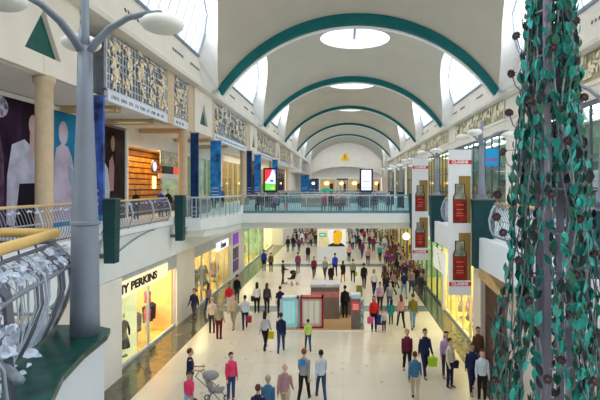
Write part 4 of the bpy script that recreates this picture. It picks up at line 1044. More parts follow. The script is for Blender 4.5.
# display tables in first shop
for i, y in enumerate((23.6, 24.9)):
    x = -10.4 - i*.9
    t = thing('display_table', (x, y, .012), 'dark wooden display table %s the first left shop' % ('near the doorway of' if i == 0 else 'deeper inside'), 'table')
    b = MB(); b.box(x-.5,x+.5,y-.35,y+.35,.85,.92); b.build('table_top', darkwood, t)
    for sx in (-.45,.45):
        for sy in (-.3,.3): b = MB(); b.box(x+sx-.03,x+sx+.03,y+sy-.03,y+sy+.03,.012,.85); b.build('leg', darkwood, t)
    for k in range(4):
        q = MB(); q.box(x-.42+k*.22,x-.25+k*.22,y-.2,y+.15,.92,.97+.04*(k%3)); tag(q.build('folded_clothes', mat('fold_%d' % (k%3), [(.5,.1,.05),(.1,.1,.12),(.5,.35,.15)][k%3], .8), bevel=.01), 'folded clothes stacked on the dark display tables', 'clothes', 'folded clothes on display tables')
b = MB(); b.box(-14.1,-14.0,20.2,25.5,.5,2.6); struct(b.build(sname('trim'), mat('stock_wall', (.25,.09,.03), .7, var=.9, scale=4)))

# ------------------------------------------------------------------ people
def remeshed(mb, voxel, name, it=2):
    me = mb.mesh(name); o = bpy.data.objects.new('tmp', me); C.objects.link(o)
    m = o.modifiers.new('r', 'REMESH'); m.mode = 'VOXEL'; m.voxel_size = voxel
    s_ = o.modifiers.new('s', 'SMOOTH'); s_.iterations = it; s_.factor = .5
    dg = bpy.context.evaluated_depsgraph_get(); r = bpy.data.meshes.new_from_object(o.evaluated_get(dg))
    bpy.data.objects.remove(o); r.name = name
    r.polygons.foreach_set('use_smooth', [True]*len(r.polygons)); return r
def limb(mb, pts, rad, n=10, caps=True):
    mb.tube(pts, rad, n)
    for p, r_ in zip(pts, rad): mb.ell(p, (r_*.99,)*3, 10, 6)
def eloft(mb, rings, n=20):
    vs = []
    for (x,y,z,rx,ry) in rings:
        for k in range(n):
            a = 2*PI*k/n; vs.append((x+rx*math.cos(a), y+ry*math.sin(a), z))
    N = len(rings); fs = [tuple(range(n))[::-1], tuple(range((N-1)*n, N*n))]
    for i in range(N-1):
        for k in range(n): fs.append((i*n+k, i*n+(k+1)%n, (i+1)*n+(k+1)%n, (i+1)*n+k))
    mb.add(vs, fs)
def joints(kind):
    J = {}
    zh = .92
    def leg(s, th, kn):           # th: thigh angle fwd, kn: knee flex
        hip = Vector((s*.09, 0, zh)); k = hip + Vector((0, math.sin(th), -math.cos(th)))*.43
        sh = th - kn; a = k + Vector((0, math.sin(sh), -math.cos(sh)))*.41
        return hip, k, a
    def arm(s, th, el, out=.1):
        sh = Vector((s*.158, 0, 1.35)); e = sh + Vector((s*out, math.sin(th), -math.cos(th))).normalized()*.28
        f = th + el; wv = e + Vector((s*out*.3, math.sin(f), -math.cos(f))).normalized()*.25
        return sh, e, wv
    if kind == 'walk_a': J['l'] = leg(-1, .42, .08); J['r'] = leg(1, -.22, .38); J['la'] = arm(-1, -.35, .25); J['ra'] = arm(1, .35, .35)
    elif kind == 'walk_b': J['l'] = leg(-1, -.18, .45); J['r'] = leg(1, .36, .05); J['la'] = arm(-1, .3, .5); J['ra'] = arm(1, -.3, .2)
    elif kind == 'stand': J['l'] = leg(-1, .03, .04); J['r'] = leg(1, -.02, .02); J['la'] = arm(-1, .02, .15, .18); J['ra'] = arm(1, .05, .35, .15)
    elif kind == 'hold': J['l'] = leg(-1, .1, .05); J['r'] = leg(1, -.1, .1); J['la'] = arm(-1, .35, 1.1, .12); J['ra'] = arm(1, .3, 1.2, .12)
    elif kind == 'sit':
        J['l'] = leg(-1, 1.5, 1.5); J['r'] = leg(1, 1.45, 1.4); J['la'] = arm(-1, .4, .8); J['ra'] = arm(1, .35, .9)
    low = min(J['l'][2].z, J['r'][2].z) - .085
    J['dz'] = -low
    return J
PM = {}
def pose_meshes(kind, lod):
    if (kind, lod) in PM: return PM[(kind, lod)]
    J = joints(kind); dz = J['dz']
    def sh(p): return (p[0], p[1], p[2]+dz)
    vb = .0105 if lod == 0 else .03
    # body
    b = MB()
    eloft(b, [(0,0,.86+dz,.13,.10),(0,0,.95+dz,.145,.105),(0,0,1.08+dz,.12,.09),(0,.01,1.25+dz,.145,.105),(0,0,1.38+dz,.15,.09),(0,-.01,1.44+dz,.08,.06)])
    limb(b, [(0,-.01,1.42+dz),(0,.005,1.53+dz)], [.056,.05])
    limb(b, [(-.15,0,1.36+dz),(0,0,1.42+dz),(.15,0,1.36+dz)], [.046,.06,.046])
    b.ell((0,.015,1.635+dz), (.077,.095,.115), 16, 12); b.ell((0,.045,1.575+dz), (.055,.06,.06), 12, 8)
    b.ell((0,.113,1.61+dz), (.014,.022,.026), 8, 6)
    for s_ in (-1,1): b.ell((s_*.08,.005,1.62+dz), (.012,.022,.034), 8, 6)
    for k in 'lr':
        h, kn, an = [sh(p) for p in J[k]]
        limb(b, [h, tuple((Vector(h)+Vector(kn))/2), kn, tuple(Vector(kn)*.65+Vector(an)*.35), an], [.085,.07,.052,.05,.035])
        limb(b, [an, (an[0], an[1]+.13, an[2]-.045)], [.035,.03])
    for k, s_ in (('la',-1),('ra',1)):
        a, e, w_ = [Vector(sh(p)) for p in J[k]]
        limb(b, [a, (a+e)/2, e, w_], [.048,.043,.036,.025])
        d = (w_-e).normalized(); pc = w_ + d*.05
        side = Vector((0,1,0)) if abs(d.y) < .8 else Vector((0,0,1))
        side = (side - d*side.dot(d)).normalized()
        limb(b, [w_, w_+d*.04+side*.0, pc+d*.035], [.022,.030,.030])
        if lod == 0:
            nrm = d.cross(side)
            for i, (o_, L_) in enumerate(((-.027,.05),(-.009,.064),(.009,.07),(.027,.062))):
                r0 = w_ + d*.075 + side*o_; pts = [r0, r0+d*L_*.55, r0+d*L_+nrm*.015*s_*-1]
                b.tube([tuple(p) for p in pts], [.0115,.0105,.009], 6)
            r0 = w_+d*.03+side*.025; b.tube([tuple(r0), tuple(r0+side*.025+d*.03), tuple(r0+side*.03+d*.06)], [.013,.012,.01], 6)
    body = remeshed(b, vb, 'body', 2)
    if lod == 0:
        eye = MB()
        for s_ in (-1,1): eye.ell((s_*.03,.098,1.64+dz), (.012,.010,.009), 8, 6)
        eye.ell((0,.104,1.572+dz), (.024,.008,.006), 8, 5)
    # top (shirt)
    def top(sleeve, length):
        b = MB(); zl = {'short': .90, 'long': .66}[length]
        rings = [(0,0,zl+dz,.165 if length == 'short' else .195,.13 if length == 'short' else .16),(0,0,.98+dz,.155,.122),(0,0,1.08+dz,.14,.108),(0,.01,1.25+dz,.158,.12),(0,0,1.34+dz,.172,.105),(0,0,1.385+dz,.158,.095),(0,-.005,1.425+dz,.115,.08),(0,-.01,1.46+dz,.075,.065),(0,-.01,1.48+dz,.058,.056)]
        if kind == 'sit': rings = [(0,0,.84+dz,.17,.14)]+rings[1:]
        eloft(b, rings)
        for k in ('la','ra'):
            a, e, w_ = [Vector(sh(p)) for p in J[k]]
            if sleeve == 'long': limb(b, [a, (a+e)/2, e, (e+w_)/2, w_], [.057,.054,.047,.042,.035])
            else: limb(b, [a, (a+e)/2, e*.8+a*.2], [.057,.056,.055])
        return remeshed(b, .016 if lod == 0 else .03, 'top', 2)
    def trousers():
        b = MB(); eloft(b, [(0,0,.84+dz,.14,.115),(0,0,.92+dz,.155,.118),(0,0,1.0+dz,.15,.115)])
        for k in 'lr':
            h, kn, an = [Vector(sh(p)) for p in J[k]]
            limb(b, [h, (h+kn)/2, kn, (kn+an)/2, an], [.095,.082,.064,.058,.05])
        return remeshed(b, .015 if lod == 0 else .03, 'trousers', 2)
    def hair(long_):
        b = MB(); b.ell((0,-.005,1.665+dz), (.088,.104,.105), 14, 10)
        if long_: eloft(b, [(0,-.06,1.38+dz,.08,.03),(0,-.07,1.5+dz,.085,.045),(0,-.04,1.62+dz,.09,.07)])
        me = remeshed(b, .012 if lod == 0 else .025, 'hair', 1)
        # keep the face clear
        for v in me.vertices:
            if v.co.y > .045 and v.co.z < 1.70+dz: v.co.y = .03
        return me
    shoes = []
    for k in 'lr':
        h, kn, an = [Vector(sh(p)) for p in J[k]]
        b = MB(); sc = 1
        eloft(b, [(an.x, an.y+.05, an.z-.085, .045, .13),(an.x, an.y+.05, an.z-.05, .044, .125),(an.x, an.y+.02, an.z-.02, .042,.085),(an.x, an.y-.01, an.z+.02, .04,.05)], 12)
        shoes.append(remeshed(b, .014 if lod == 0 else .03, 'shoe', 1))
    res = dict(body=body, eyes=(eye.mesh('facial_features', True) if lod == 0 else None), J=J, dz=dz, shoes=shoes, trousers=trousers(), tops={}, hairs={}, topf=top, hairf=hair)
    PM[(kind, lod)] = res; return res
COL = dict(black=(.012,.012,.016), charcoal=(.05,.05,.06), navy=(.012,.02,.07), denim=(.03,.07,.2), lightdenim=(.22,.35,.55), blue=(.02,.1,.45), royal=(.02,.04,.4), grey=(.30,.31,.33), lightgrey=(.55,.56,.6),
    white=(.8,.8,.8), cream=(.68,.6,.5), beige=(.55,.46,.34), brown=(.12,.06,.03), maroon=(.14,.015,.04), red=(.6,.02,.03), pink=(.75,.05,.16), palepink=(.65,.35,.36), mauve=(.42,.24,.27), lilac=(.45,.3,.55),
    teal=(.02,.3,.32), olive=(.22,.18,.03), khaki=(.36,.33,.24), lime=(.55,.75,.15), steel=(.05,.16,.32), skyblue=(.45,.58,.75), tan=(.4,.25,.12), sage=(.22,.26,.22), plum=(.2,.03,.12), paleblue=(.55,.65,.78), orange=(.6,.2,.05))
WORD = dict(lightdenim='light blue jeans', denim='blue jeans')
CW = dict(lightgrey='light grey', palepink='pale pink', skyblue='sky blue', paleblue='pale blue', steel='mid blue', royal='bright blue', lime='lime green', sage='grey green', lightdenim='light denim')
HAIR = dict(dark=(.02,.013,.01), brown=(.08,.035,.015), blond=(.45,.3,.12), grey=(.4,.38,.35), red=(.28,.06,.015), black=(.008,.008,.008))
skins = [mat('skin_a', (.62,.38,.27), .5, var=.05), mat('skin_b', (.48,.28,.18), .5, var=.05), mat('skin_c', (.70,.46,.35), .5, var=.05)]
featM = mat('facial_features', (.12,.04,.035), .5)
shoeM = mat('shoe_dark', (.03,.025,.025), .5)
def omat(o, m):
    if len(o.data.materials) == 0: o.data.materials.append(m)
    o.material_slots[0].link = 'OBJECT'; o.material_slots[0].material = m
_pc = 0
def person(x, y, z, label, pose='stand', top='grey', bottom='black', hair='dark', long_=False, sleeve='long', length='short', rz=0, s=1.0, lod=0, group=None, tilt=0):
    global _pc
    _pc += 1; P = pose_meshes(pose, lod)
    t = thing('person', (x, y, z), label, 'person', group, rz); t.scale = (s, s, s)
    def ch(nm, me, m):
        o = bpy.data.objects.new(nm, me); C.objects.link(o); o.parent = t; omat(o, m); return o
    ch('body', P['body'], skins[_pc % 3])
    if P['eyes']: ch('facial_features', P['eyes'], featM)
    k = (sleeve, length)
    if k not in P['tops']: P['tops'][k] = P['topf'](*k)
    ch('top', P['tops'][k], mat('cloth_'+top, COL[top], .85, var=.12, scale=6))
    ch('trousers', P['trousers'], mat('cloth_'+bottom, COL[bottom], .85, var=.12, scale=6))
    for q in P['shoes']: ch('shoe', q, shoeM)
    if hair:
        if long_ not in P['hairs']: P['hairs'][long_] = P['hairf'](long_)
        ch('hair', P['hairs'][long_], mat('hair_'+hair, HAIR[hair], .6, var=.2, scale=20))
    return t
def hand_pos(t, side, pose, s):
    J = joints(pose); k = J['ra' if side > 0 else 'la'][2]; d = Vector((k.x, k.y, k.z+J['dz'])) * s
    rz = t.rotation_euler.z; return Vector((t.location.x + d.x*math.cos(rz)-d.y*math.sin(rz), t.location.y + d.x*math.sin(rz)+d.y*math.cos(rz), t.location.z + d.z))
def bag(p, col, label, w_=.3, h=.34):
    c = mat('bag_'+label[:10], col, .5, var=.1)
    t = thing('shopping_bag', (p.x, p.y, p.z-.12-h), label, 'bag'); z0 = p.z-.12-h; 
    b = MB(); vs = [(p.x-w_/2+.02,p.y-.05,z0),(p.x+w_/2-.02,p.y-.05,z0),(p.x+w_/2-.02,p.y+.05,z0),(p.x-w_/2+.02,p.y+.05,z0),(p.x-w_/2,p.y-.07,z0+h),(p.x+w_/2,p.y-.07,z0+h),(p.x+w_/2,p.y+.07,z0+h),(p.x-w_/2,p.y+.07,z0+h)]
    b.add(vs, [(0,3,2,1),(4,5,6,7),(0,1,5,4),(1,2,6,5),(2,3,7,6),(3,0,4,7)]); b.build('bag_body', c, t, bevel=.02)
    b = MB(); b.tube([(p.x-.08,p.y,z0+h-.01),(p.x-.04,p.y,p.z-.06),(p.x+.04,p.y,p.z-.06),(p.x+.08,p.y,z0+h-.01)], .008, 5); b.build('handle', c, t)
AW, TO = 0, PI
def P_(px, fy, *a, **k):
    d = 3600/(fy-187); return person((px-343)*d/500, d, .005, *a, **k)
W1, W2, ST, HO = 'walk_a', 'walk_b', 'stand', 'hold'
# (x, foot y, label, pose, top, bottom, hair, long, facing, scale, extra)
near = [
 (219,339,'balding man in grey beige jacket and maroon trousers, standing back turned',ST,'khaki','maroon','grey',0,AW,1.0,{}),
 (212,333,'person in cream top and dark trousers just left of the grey beige jacket man',ST,'cream','charcoal','grey',0,AW+.3,1.0,{}),
 (194,320,'person in dark navy clothes walking beside the cream pillar',W1,'navy','charcoal','dark',0,TO,1.0,{}),
 (208.5,312.5,'person in salmon pink top and blue jeans beside the shop entrance',W2,'mauve','denim','brown',1,AW,.98,{}),
 (233.5,328,'person in beige top and beige trousers left of the maroon bag walker',W1,'beige','khaki','blond',1,TO,1.0,{}),
 (245,329,'person in pale blue top and navy trousers with a maroon bag',W2,'paleblue','navy','dark',0,AW,1.0,{}),
 (229,312,'person in red top by the second left shop',ST,'red','lightgrey','dark',1,TO,.95,{}),
 (237,303,'person in black by the purple posters',ST,'black','charcoal','dark',0,AW,1.0,{}),
 (257,313,'woman in white top and black trousers, left of a long haired pair',ST,'white','black','dark',1,AW,1.0,{}),
 (267,313,'long haired woman in black cardigan, right of the pair',ST,'charcoal','black','brown',1,AW,.98,{}),
 (280,318,'man in navy t-shirt standing left of the kiosk panels',ST,'navy','navy','dark',0,AW,1.0,{'sleeve':'short'}),
 (265,349,'woman in light grey top and black leggings holding a yellow bag',W1,'lightgrey','black','dark',1,AW,1.0,{}),
 (281,352,'man in dark navy jacket and blue jeans walking away',W2,'navy','denim','dark',0,AW,1.0,{}),
 (308,350,'child in lime green t-shirt and blue jeans before the crimson panel',W1,'lime','denim','dark',0,AW,.8,{'sleeve':'short'}),
 (304,401,'red haired person in grey hoodie with blue back patch, walking away',W2,'grey','black','red',0,AW,1.03,{}),
 (321,399,'person in pale shirt and dark blue jeans beside the grey hoodie',W1,'paleblue','denim','dark',0,AW,.98,{}),
 (285,418,'bald man in mauve shirt at the bottom edge of the picture',W1,'mauve','beige','dark',0,AW,1.0,{}),
 (268,432,'grey haired person in bright blue and white top at the bottom edge',W2,'steel','grey','grey',0,AW,.98,{}),
 (258,445,'brown haired person in dark blue, only the head showing at the bottom edge',ST,'navy','navy','brown',0,AW,.96,{}),
 (231,401,'boy in bright pink long sleeved top and blue jeans, standing alone',ST,'pink','denim','dark',0,TO+.9,.93,{}),
 (190,402,'person in navy t-shirt pushing a pushchair at lower left',HO,'navy','grey','brown',0,TO,1.02,{'sleeve':'short'}),
 (189,416,'child in pink top and light blue jeans in front of the pushchair',W2,'pink','lightdenim','brown',0,TO,.8,{}),
 (407,373,'woman in maroon top and black leggings walking towards the camera',W1,'maroon','black','blond',0,TO,1.0,{}),
 (425,376,'man in navy sweater and navy jeans carrying a lime bag',W2,'navy','navy','brown',0,TO,1.05,{}),
 (415,401,'man in mid blue shirt and beige trousers walking away, lower right',W1,'steel','beige','brown',0,AW,.98,{}),
 (450,387,'woman in cream jacket and dark jeans with a black shoulder bag',ST,'cream','navy','dark',0,TO+.8,1.0,{}),
 (446,378,'dark haired woman partly behind the cream jacket woman',ST,'lilac','charcoal','dark',1,TO,1.0,{}),
 (472,392,'person in navy top with red scarf near the brown doorway',W2,'navy','navy','brown',0,TO,1.0,{}),
 (482,402,'person in pale blue jacket and black trousers beside the flower column',ST,'paleblue','black','brown',1,TO,1.0,{}),
 (478,372,'person in brown by the brown doorway',ST,'brown','charcoal','black',0,TO,1.0,{}),
 (374,331,'woman in red jacket holding a pink bag right of the kiosk',ST,'red','black','brown',1,TO,1.0,{}),
 (384,332,'small child in pale grey top beside the red jacket woman',ST,'lightgrey','charcoal','blond',0,TO,.62,{}),
 (391,324,'child in teal coat walking right of the kiosk',ST,'teal','navy','dark',1,AW,.72,{'length':'long'}),
 (401,327,'woman in pale pink sweater and dark jeans, left of the olive jacket',W1,'palepink','navy','brown',1,AW,.98,{}),
 (413,329,'man in olive jacket and light blue jeans walking away',W2,'olive','lightdenim','brown',0,AW,1.05,{}),
 (404,298,'man in dark navy t-shirt and light jeans in the right crowd',W1,'navy','lightdenim','dark',0,AW,1.05,{'sleeve':'short'}),
 (380,311,'person in lilac pink top and black trousers behind the kiosk',W1,'lilac','black','dark',0,TO,1.0,{}),
 (390,311,'person in grey plaid shirt and blue jeans, right of the lilac top',W2,'grey','denim','dark',0,TO,1.0,{}),
 (374,295,'woman in white vest and dark jeans above the lilac top person',W2,'white','navy','brown',1,TO,1.0,{'sleeve':'short'}),
 (364,288,'tall person all in black beyond the kiosk',W1,'black','black','dark',0,AW,1.05,{}),
 (353,282,'person in grey green jacket with a lime bag beyond the kiosk',W1,'sage','black','dark',0,AW,1.03,{}),
 (343,282,'woman in short black coat with bare legs beyond the kiosk',W2,'black','tan','brown',1,AW,.95,{'length':'long'}),
 (335,276,'man in bright blue jacket before the white advert block',W1,'royal','navy','dark',0,AW,1.1,{}),
 (331,287,'person in black just below the bright blue jacket man',W2,'black','black','dark',0,TO,.98,{}),
 (325,279,'person in grey green jacket left of the bright blue jacket man',W1,'sage','charcoal','dark',0,TO,1.02,{}),
 (314,278,'person in dark red top and black trousers left of the advert block',W2,'maroon','black','dark',0,TO,1.0,{}),
 (298,273,'person in rose red top and dark trousers on the bare floor, left centre',ST,'plum','charcoal','dark',0,AW,1.0,{}),
 (308,262,'slim person in black walking near the advert block',W1,'black','black','dark',0,TO,1.0,{}),
 (264,271,'person in royal blue jacket by the left shop fronts',ST,'royal','black','dark',0,AW,1.05,{}),
 (271,272,'person in dark brown jacket right of the royal blue jacket',ST,'brown','black','dark',0,AW,.95,{}),
 (288,252,'person in black, left of a distant pair beyond the bridge shadow',ST,'black','charcoal','dark',0,AW,1.0,{}),
 (293,251,'person in black top and blue jeans, right of the distant pair',W2,'black','denim','dark',0,AW,1.05,{}),
 (299,252,'person in dark plum top right of the distant pair',W1,'plum','navy','dark',0,TO,1.0,{}),
 (345,318,'kiosk attendant in a black suit beside the desk',ST,'black','black','dark',0,AW,1.02,{}),
 (368,266,'person in plaid pink top among the right crowd',W1,'mauve','navy','brown',1,TO,1.05,{}),
 (362,258,'person in plum top with white bag, right of the advert block',W2,'plum','denim','dark',0,TO,1.05,{}),
 (380,262,'person in teal top walking, right crowd',W1,'teal','black','dark',0,TO,1.0,{}),
 (349,262,'person in pink top just right of the advert block',ST,'palepink','navy','blond',1,AW,.98,{}),
 (388,268,'man in red plaid shirt and navy jeans, tallest in the right crowd',W2,'plum','navy','brown',0,AW,1.12,{}),
 (397,270,'person in dark clothes right of the red plaid shirt man',ST,'charcoal','navy','dark',0,AW,1.05,{}),
]
PP = {}
for (x, fy, lab, po, tp, bt, hr, lg, rz, s_, ex) in near:
    hh = None if lab.startswith('bald man') else hr
    d = 3600/(fy-187)
    PP[lab] = P_(x, fy, lab, po, tp, bt, hh, bool(lg), rz=rz + R.uniform(-.25,.25), s=s_, lod=0 if d < 32 else 1, **ex)
def of(sub): 
    for k, v in PP.items():
        if sub in k: return v
bag(hand_pos(of('light grey top and black leggings'), 1, W1, 1), (.85,.7,.02), 'yellow carrier bag held by the woman in the light grey top')
bag(hand_pos(of('navy sweater'), -1, W2, 1.05), (.45,.7,.02), 'lime green carrier bag held by the man in the navy sweater', .36, .36)
bag(hand_pos(of('grey green jacket with a lime bag'), 1, W1, 1.03), (.5,.7,.05), 'lime bag held by the grey green jacket person beyond the kiosk')
bag(hand_pos(of('red jacket holding'), 1, ST, 1), (.85,.1,.35), 'pink bag held by the woman in the red jacket')
bag(hand_pos(of('red jacket holding'), -1, ST, 1)+Vector((.1,0,.1)), (.02,.02,.25), 'navy blue bag at the side of the woman in red', .4, .5)
bag(hand_pos(of('pale blue top and navy'), 1, W2, 1), (.35,.02,.08), 'maroon bag held by the person in the pale blue top')
bag(hand_pos(of('cream jacket and dark'), -1, ST, 1)+Vector((0,0,.2)), (.012,.012,.015), 'black shoulder bag of the woman in the cream jacket', .3, .28)
bag(hand_pos(of('woman in white top and black'), -1, ST, 1)+Vector((0,0,.25)), (.02,.02,.03), 'black bag on the arm of the woman in the white top', .25, .3)
# hoodie patch and child extras
o = of('grey hoodie'); b = MB(); b.box(-.09,.09,-.135,-.125,1.18,1.38); q = b.build('back_patch', mat('patch_blue', (.02,.25,.7), .6), o, world=False, bevel=.003, label='bright blue back patch')
# pushchair
def pushchair(x, y, label, col, rz=0):
    t = thing('pushchair', (x, y, .005), label, 'pushchair', None, rz); fm = dgreyM; cm = mat('pram_'+col, COL[col], .8)
    for (a, c) in ((-.25,-.3),(.25,-.3),(-.25,.35),(.25,.35)):
        b = MB(); pts = [(a, c+.09*math.cos(w_), .1+.09*math.sin(w_)) for w_ in [2*PI*i/12 for i in range(13)]]; b.tube(pts, .018, 5); b.build('wheel', blackM, t, world=False)
    b = MB()
    for a in (-.25,.25): b.tube([(a,.35,.1),(a,0,.5),(a,-.55,1.0)], .014, 5); b.tube([(a,-.3,.1),(a,.1,.55)], .014, 5)
    b.tube([(-.25,-.55,1.0),(.25,-.55,1.0)], .018, 6); b.build('frame', fm, t, world=False)
    b = MB(); b.box(-.2,.2,-.1,.3,.42,.5); b.add([(-.2,-.12,.45),(.2,-.12,.45),(.2,-.3,.95),(-.2,-.3,.95),(-.2,-.06,.47),(.2,-.06,.47),(.2,-.24,.97),(-.2,-.24,.97)], [(0,3,2,1),(4,5,6,7),(0,1,5,4),(1,2,6,5),(2,3,7,6),(3,0,4,7)]); b.build('seat', cm, t, world=False, bevel=.01)
    b = MB(); b.ell((0,-.12,.95),(.22,.28,.16),12,8); b.build('hood', cm, t, world=False, smooth=True)
    return t
o = of('pushing a pushchair'); o.rotation_euler.z = -PI/2+.3; pushchair(o.location.x+.85, o.location.y-.15, 'grey framed pushchair pushed by the person in navy at lower left', 'grey', -PI/2)
pushchair((292-343)*3600/98/500, 3600/98, 'black pushchair on the bare floor left of centre', 'black', .8)
person((283-343)*3600/97/500, 3600/97, .005, 'person in dark coat bending over the black pushchair', HO, 'black', 'charcoal', 'dark', False, rz=-1.1, s=1.0, lod=1)

# the far crowd, seen under the bridge
rr = random.Random(11)
tops = ['black','charcoal','navy','plum','mauve','red','white','grey','lightgrey','brown','teal','palepink','steel','khaki','maroon','cream','royal','olive']
bots = ['black','charcoal','navy','denim','navy','black','lightdenim','brown']
crowd = []
def add(reg, xs, fys, n_):
    k = 0; tries = 0
    while k < n_ and tries < 4000:
        tries += 1
        fy = rr.uniform(*fys); px = rr.uniform(*xs); d = 3600/(fy-187); x = (px-343)*d/500
        if any((x-a)**2 + (d-b_)**2 < .5 for a, b_ in pos): continue
        if not (-6.8 < x < 5.6): continue
        if -2.9 < x < .7 and 47.8 < d < 49.8: continue
        pos.append((x, d)); crowd.append((reg, px, x, d)); k += 1
pos = [(o.location.x, o.location.y) for o in bpy.data.objects if o.get('category') == 'person']
add('left far crowd', (279,317), (228,247), 26)
add('right far crowd', (348,404), (228,252), 44)
add('middle right crowd', (384,424), (262,300), 26)
add('crowd right under bridge', (390,412), (250,266), 12)
regs = {}
for c in crowd: regs.setdefault(c[0], []).append(c)
def ordn(i): 
    names = ['first','second','third','fourth','fifth','sixth','seventh','eighth','ninth','tenth','eleventh','twelfth','thirteenth','fourteenth','fifteenth','sixteenth','seventeenth','eighteenth','nineteenth','twentieth']
    if i < 20: return names[i]
    tens = {2:'twenty',3:'thirty',4:'forty'}[(i+1)//10]; u = (i+1) % 10
    return tens + ('-' + names[u-1] if u else '') 
for reg, L_ in regs.items():
    L_.sort(key=lambda c: c[1]); seen = {}
    items = []
    for c in L_:
        tp = rr.choice(tops); bt = rr.choice(bots)
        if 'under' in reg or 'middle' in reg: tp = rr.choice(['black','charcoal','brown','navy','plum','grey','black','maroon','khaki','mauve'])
        items.append((c, tp, bt))
    tot = {}
    for c, tp, bt in items: tot[(tp,bt)] = tot.get((tp,bt),0)+1
    for c, tp, bt in items:
        i = seen.get((tp,bt),0); seen[(tp,bt)] = i+1
        bw = WORD.get(bt, CW.get(bt, bt)+' trousers')
        lab = 'person in %s top and %s, %s' % (CW.get(tp,tp), bw, reg)
        if tot[(tp,bt)] > 1: lab += ', %s such from left' % ordn(i)
        po = rr.choice([W1,W2,ST,W1,W2])
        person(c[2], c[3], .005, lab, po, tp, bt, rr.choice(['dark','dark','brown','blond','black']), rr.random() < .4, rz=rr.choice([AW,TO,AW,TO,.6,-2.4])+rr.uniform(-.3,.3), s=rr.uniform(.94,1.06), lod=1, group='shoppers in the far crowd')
# seated people and standing ones on the bridge
zb = E+FL+.01
def bench(x, y, label):
    t = thing('cafe_chair', (x, y, zb), label, 'chair', 'cafe chairs on the bridge')
    b = MB(); b.box(x-.22,x+.22,y-.2,y+.22,zb+.40,zb+.44); b.build('seat', mat('chair_dark', (.08,.07,.08), .6), t)
    b = MB(); b.box(x-.22,x+.22,y+.2,y+.24,zb+.44,zb+.85); b.build('backrest', mat('chair_dark', (.08,.07,.08), .6), t)
    for sx in (-.2,.2):
        for sy in (-.17,.19): b = MB(); b.tube([(x+sx,y+sy,zb),(x+sx,y+sy,zb+.4)], .014, 5); b.build('leg', lgreyM, t)
for (px, d, tp, bt, sit, lab) in ((259,34.5,'charcoal','black',1,'person in charcoal seated at the left end of the bridge'),(266,33.2,'navy','black',1,'person in navy seated near the left end of the bridge'),(276,33.4,'lilac','navy',1,'person in lilac seated on the bridge, left of the teal top'),
        (286,33,'teal','orange',0,'child in teal top and orange trousers at the bridge railing'),(325,33.3,'pink','black',1,'person in pink seated on the bridge, leftmost of the central group'),(331,34.2,'black','black',1,'person in black seated in the central bridge group'),
        (337,33.2,'palepink','charcoal',1,'person in pale pink seated in the central bridge group'),(343,34.2,'grey','black',1,'person in grey seated at the right of the central bridge group'),(360,33,'plum','navy',0,'child in plum and white top standing at the bridge railing'),
        (375,34.5,'navy','black',1,'person in navy seated on the right part of the bridge'),(389,34,'steel','charcoal',1,'person in mid blue seated at the right of the bridge')):
    x = (px-343)*d/500
    if sit:
        person(x, d, zb, lab, 'sit', tp, bt, 'dark', rr.random() < .5, rz=TO+rr.uniform(-.3,.3), s=.96, lod=1)
        bench(x, d-.02, 'dark cafe chair under a seated person on the bridge')
    else: person(x, d, zb, lab, ST, tp, bt, 'brown', True, rz=AW, s=.72, lod=1)
# diners behind the left railing
for (px, d, tp, lab) in ((136,25.5,'black','dark haired diner in black behind the left railing'),(161,27.5,'royal','diner in bright blue shirt behind the left railing'),(168,28.5,'black','diner in black, right of the bright blue shirt')):
    x = (px-343)*d/500; person(x, d, zb, lab, ST, tp, 'black', 'black', False, rz=TO+.8, s=.86, lod=0)
for (px, d, tp, lab) in ((214,38,'navy','person in navy on the left walkway behind the blue banner'),(222,40,'steel','person in blue on the left walkway below the green poster')):
    x = (px-343)*d/500; person(x, d, zb, lab, ST, tp, 'black', 'black', False, rz=TO, s=.93, lod=1)
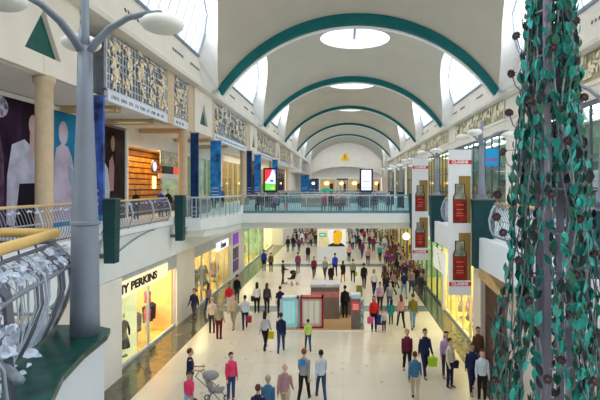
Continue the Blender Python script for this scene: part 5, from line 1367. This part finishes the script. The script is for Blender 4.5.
# globe lamp on the right lower level
t = thing('globe_lamp', (5.0, 39.5, 0), 'glowing yellow globe lamp on a thin pole below the bridge', 'lamp')
b = MB(); b.tube([(5,39.5,0),(5,39.5,3.1)], .04, 8); b.build('pole', dgreyM, t); b = MB(); b.ell((5,39.5,3.3),(.28,.28,.28),16,12); b.build('globe', mat('globe_glow', (1,.85,.45), .5, emit=2.5, var=0), t, smooth=True)

# soft interior lamps: downlights under the balconies and shops
def area(loc, sx, sy, e, col, rot=(0,0,0)):
    ld = bpy.data.lights.new('lamp', 'AREA'); ld.shape = 'RECTANGLE'; ld.size = sx; ld.size_y = sy; ld.energy = e; ld.color = col
    o = bpy.data.objects.new('lamp', ld); C.objects.link(o); o.location = loc; o.rotation_euler = rot; return o
for y in (22.5, 34, 49, 58): area((-10.5, y, ZL-.15), 2.5, 5, 420, (1,.78,.45))
for y in (25.5, 35, 46.5, 61): area((8.0, y, ZR-.15), 2.5, 6, 520 if y < 30 else 260, (1,.85,.55))
area((-1.5, 40.5, E-2.66), 9, 15, 500, (1,.95,.88))
area((-12.0, 30.2, E+2.2), .5, 5, 170, (1,.62,.22), (0,-.5,0))
area((-10.3, 18, E+3.2), 1.5, 14, 50, (1,.95,.9))
for y in (55, 75, 100): area((-10.5, y, E+3.2), 1.5, 12, 150, (1,.85,.6))
area((0.5, 105, E-2.8), 9, 20, 500, (1,.95,.88))
area((0.5, 134, E+1.9), 12, 10, 400, (1,.9,.75))

# ------------------------------------------------------------------ world, camera
wd = bpy.data.worlds.new('World'); bpy.context.scene.world = wd; wd.use_nodes = True
bg = wd.node_tree.nodes['Background']; bg.inputs['Color'].default_value = (.90,.95,1,1); bg.inputs['Strength'].default_value = 1.3
cd = bpy.data.cameras.new('Camera'); cam = bpy.data.objects.new('Camera', cd); C.objects.link(cam)
cam.location = (0,0,E); cam.rotation_euler = (PI/2,0,0); cd.sensor_width = 36; cd.lens = 30
cd.shift_x = -43/600; cd.shift_y = -13/600; cd.clip_start = .05; cd.clip_end = 500
sc = bpy.context.scene; sc.camera = cam
sc.view_settings.view_transform = 'Standard'; sc.view_settings.look = 'None'; sc.view_settings.exposure = .12; sc.view_settings.gamma = 1; sc.view_settings.use_curve_mapping = False
for o in bpy.data.objects:
    if '_w' in o.keys(): del o['_w']
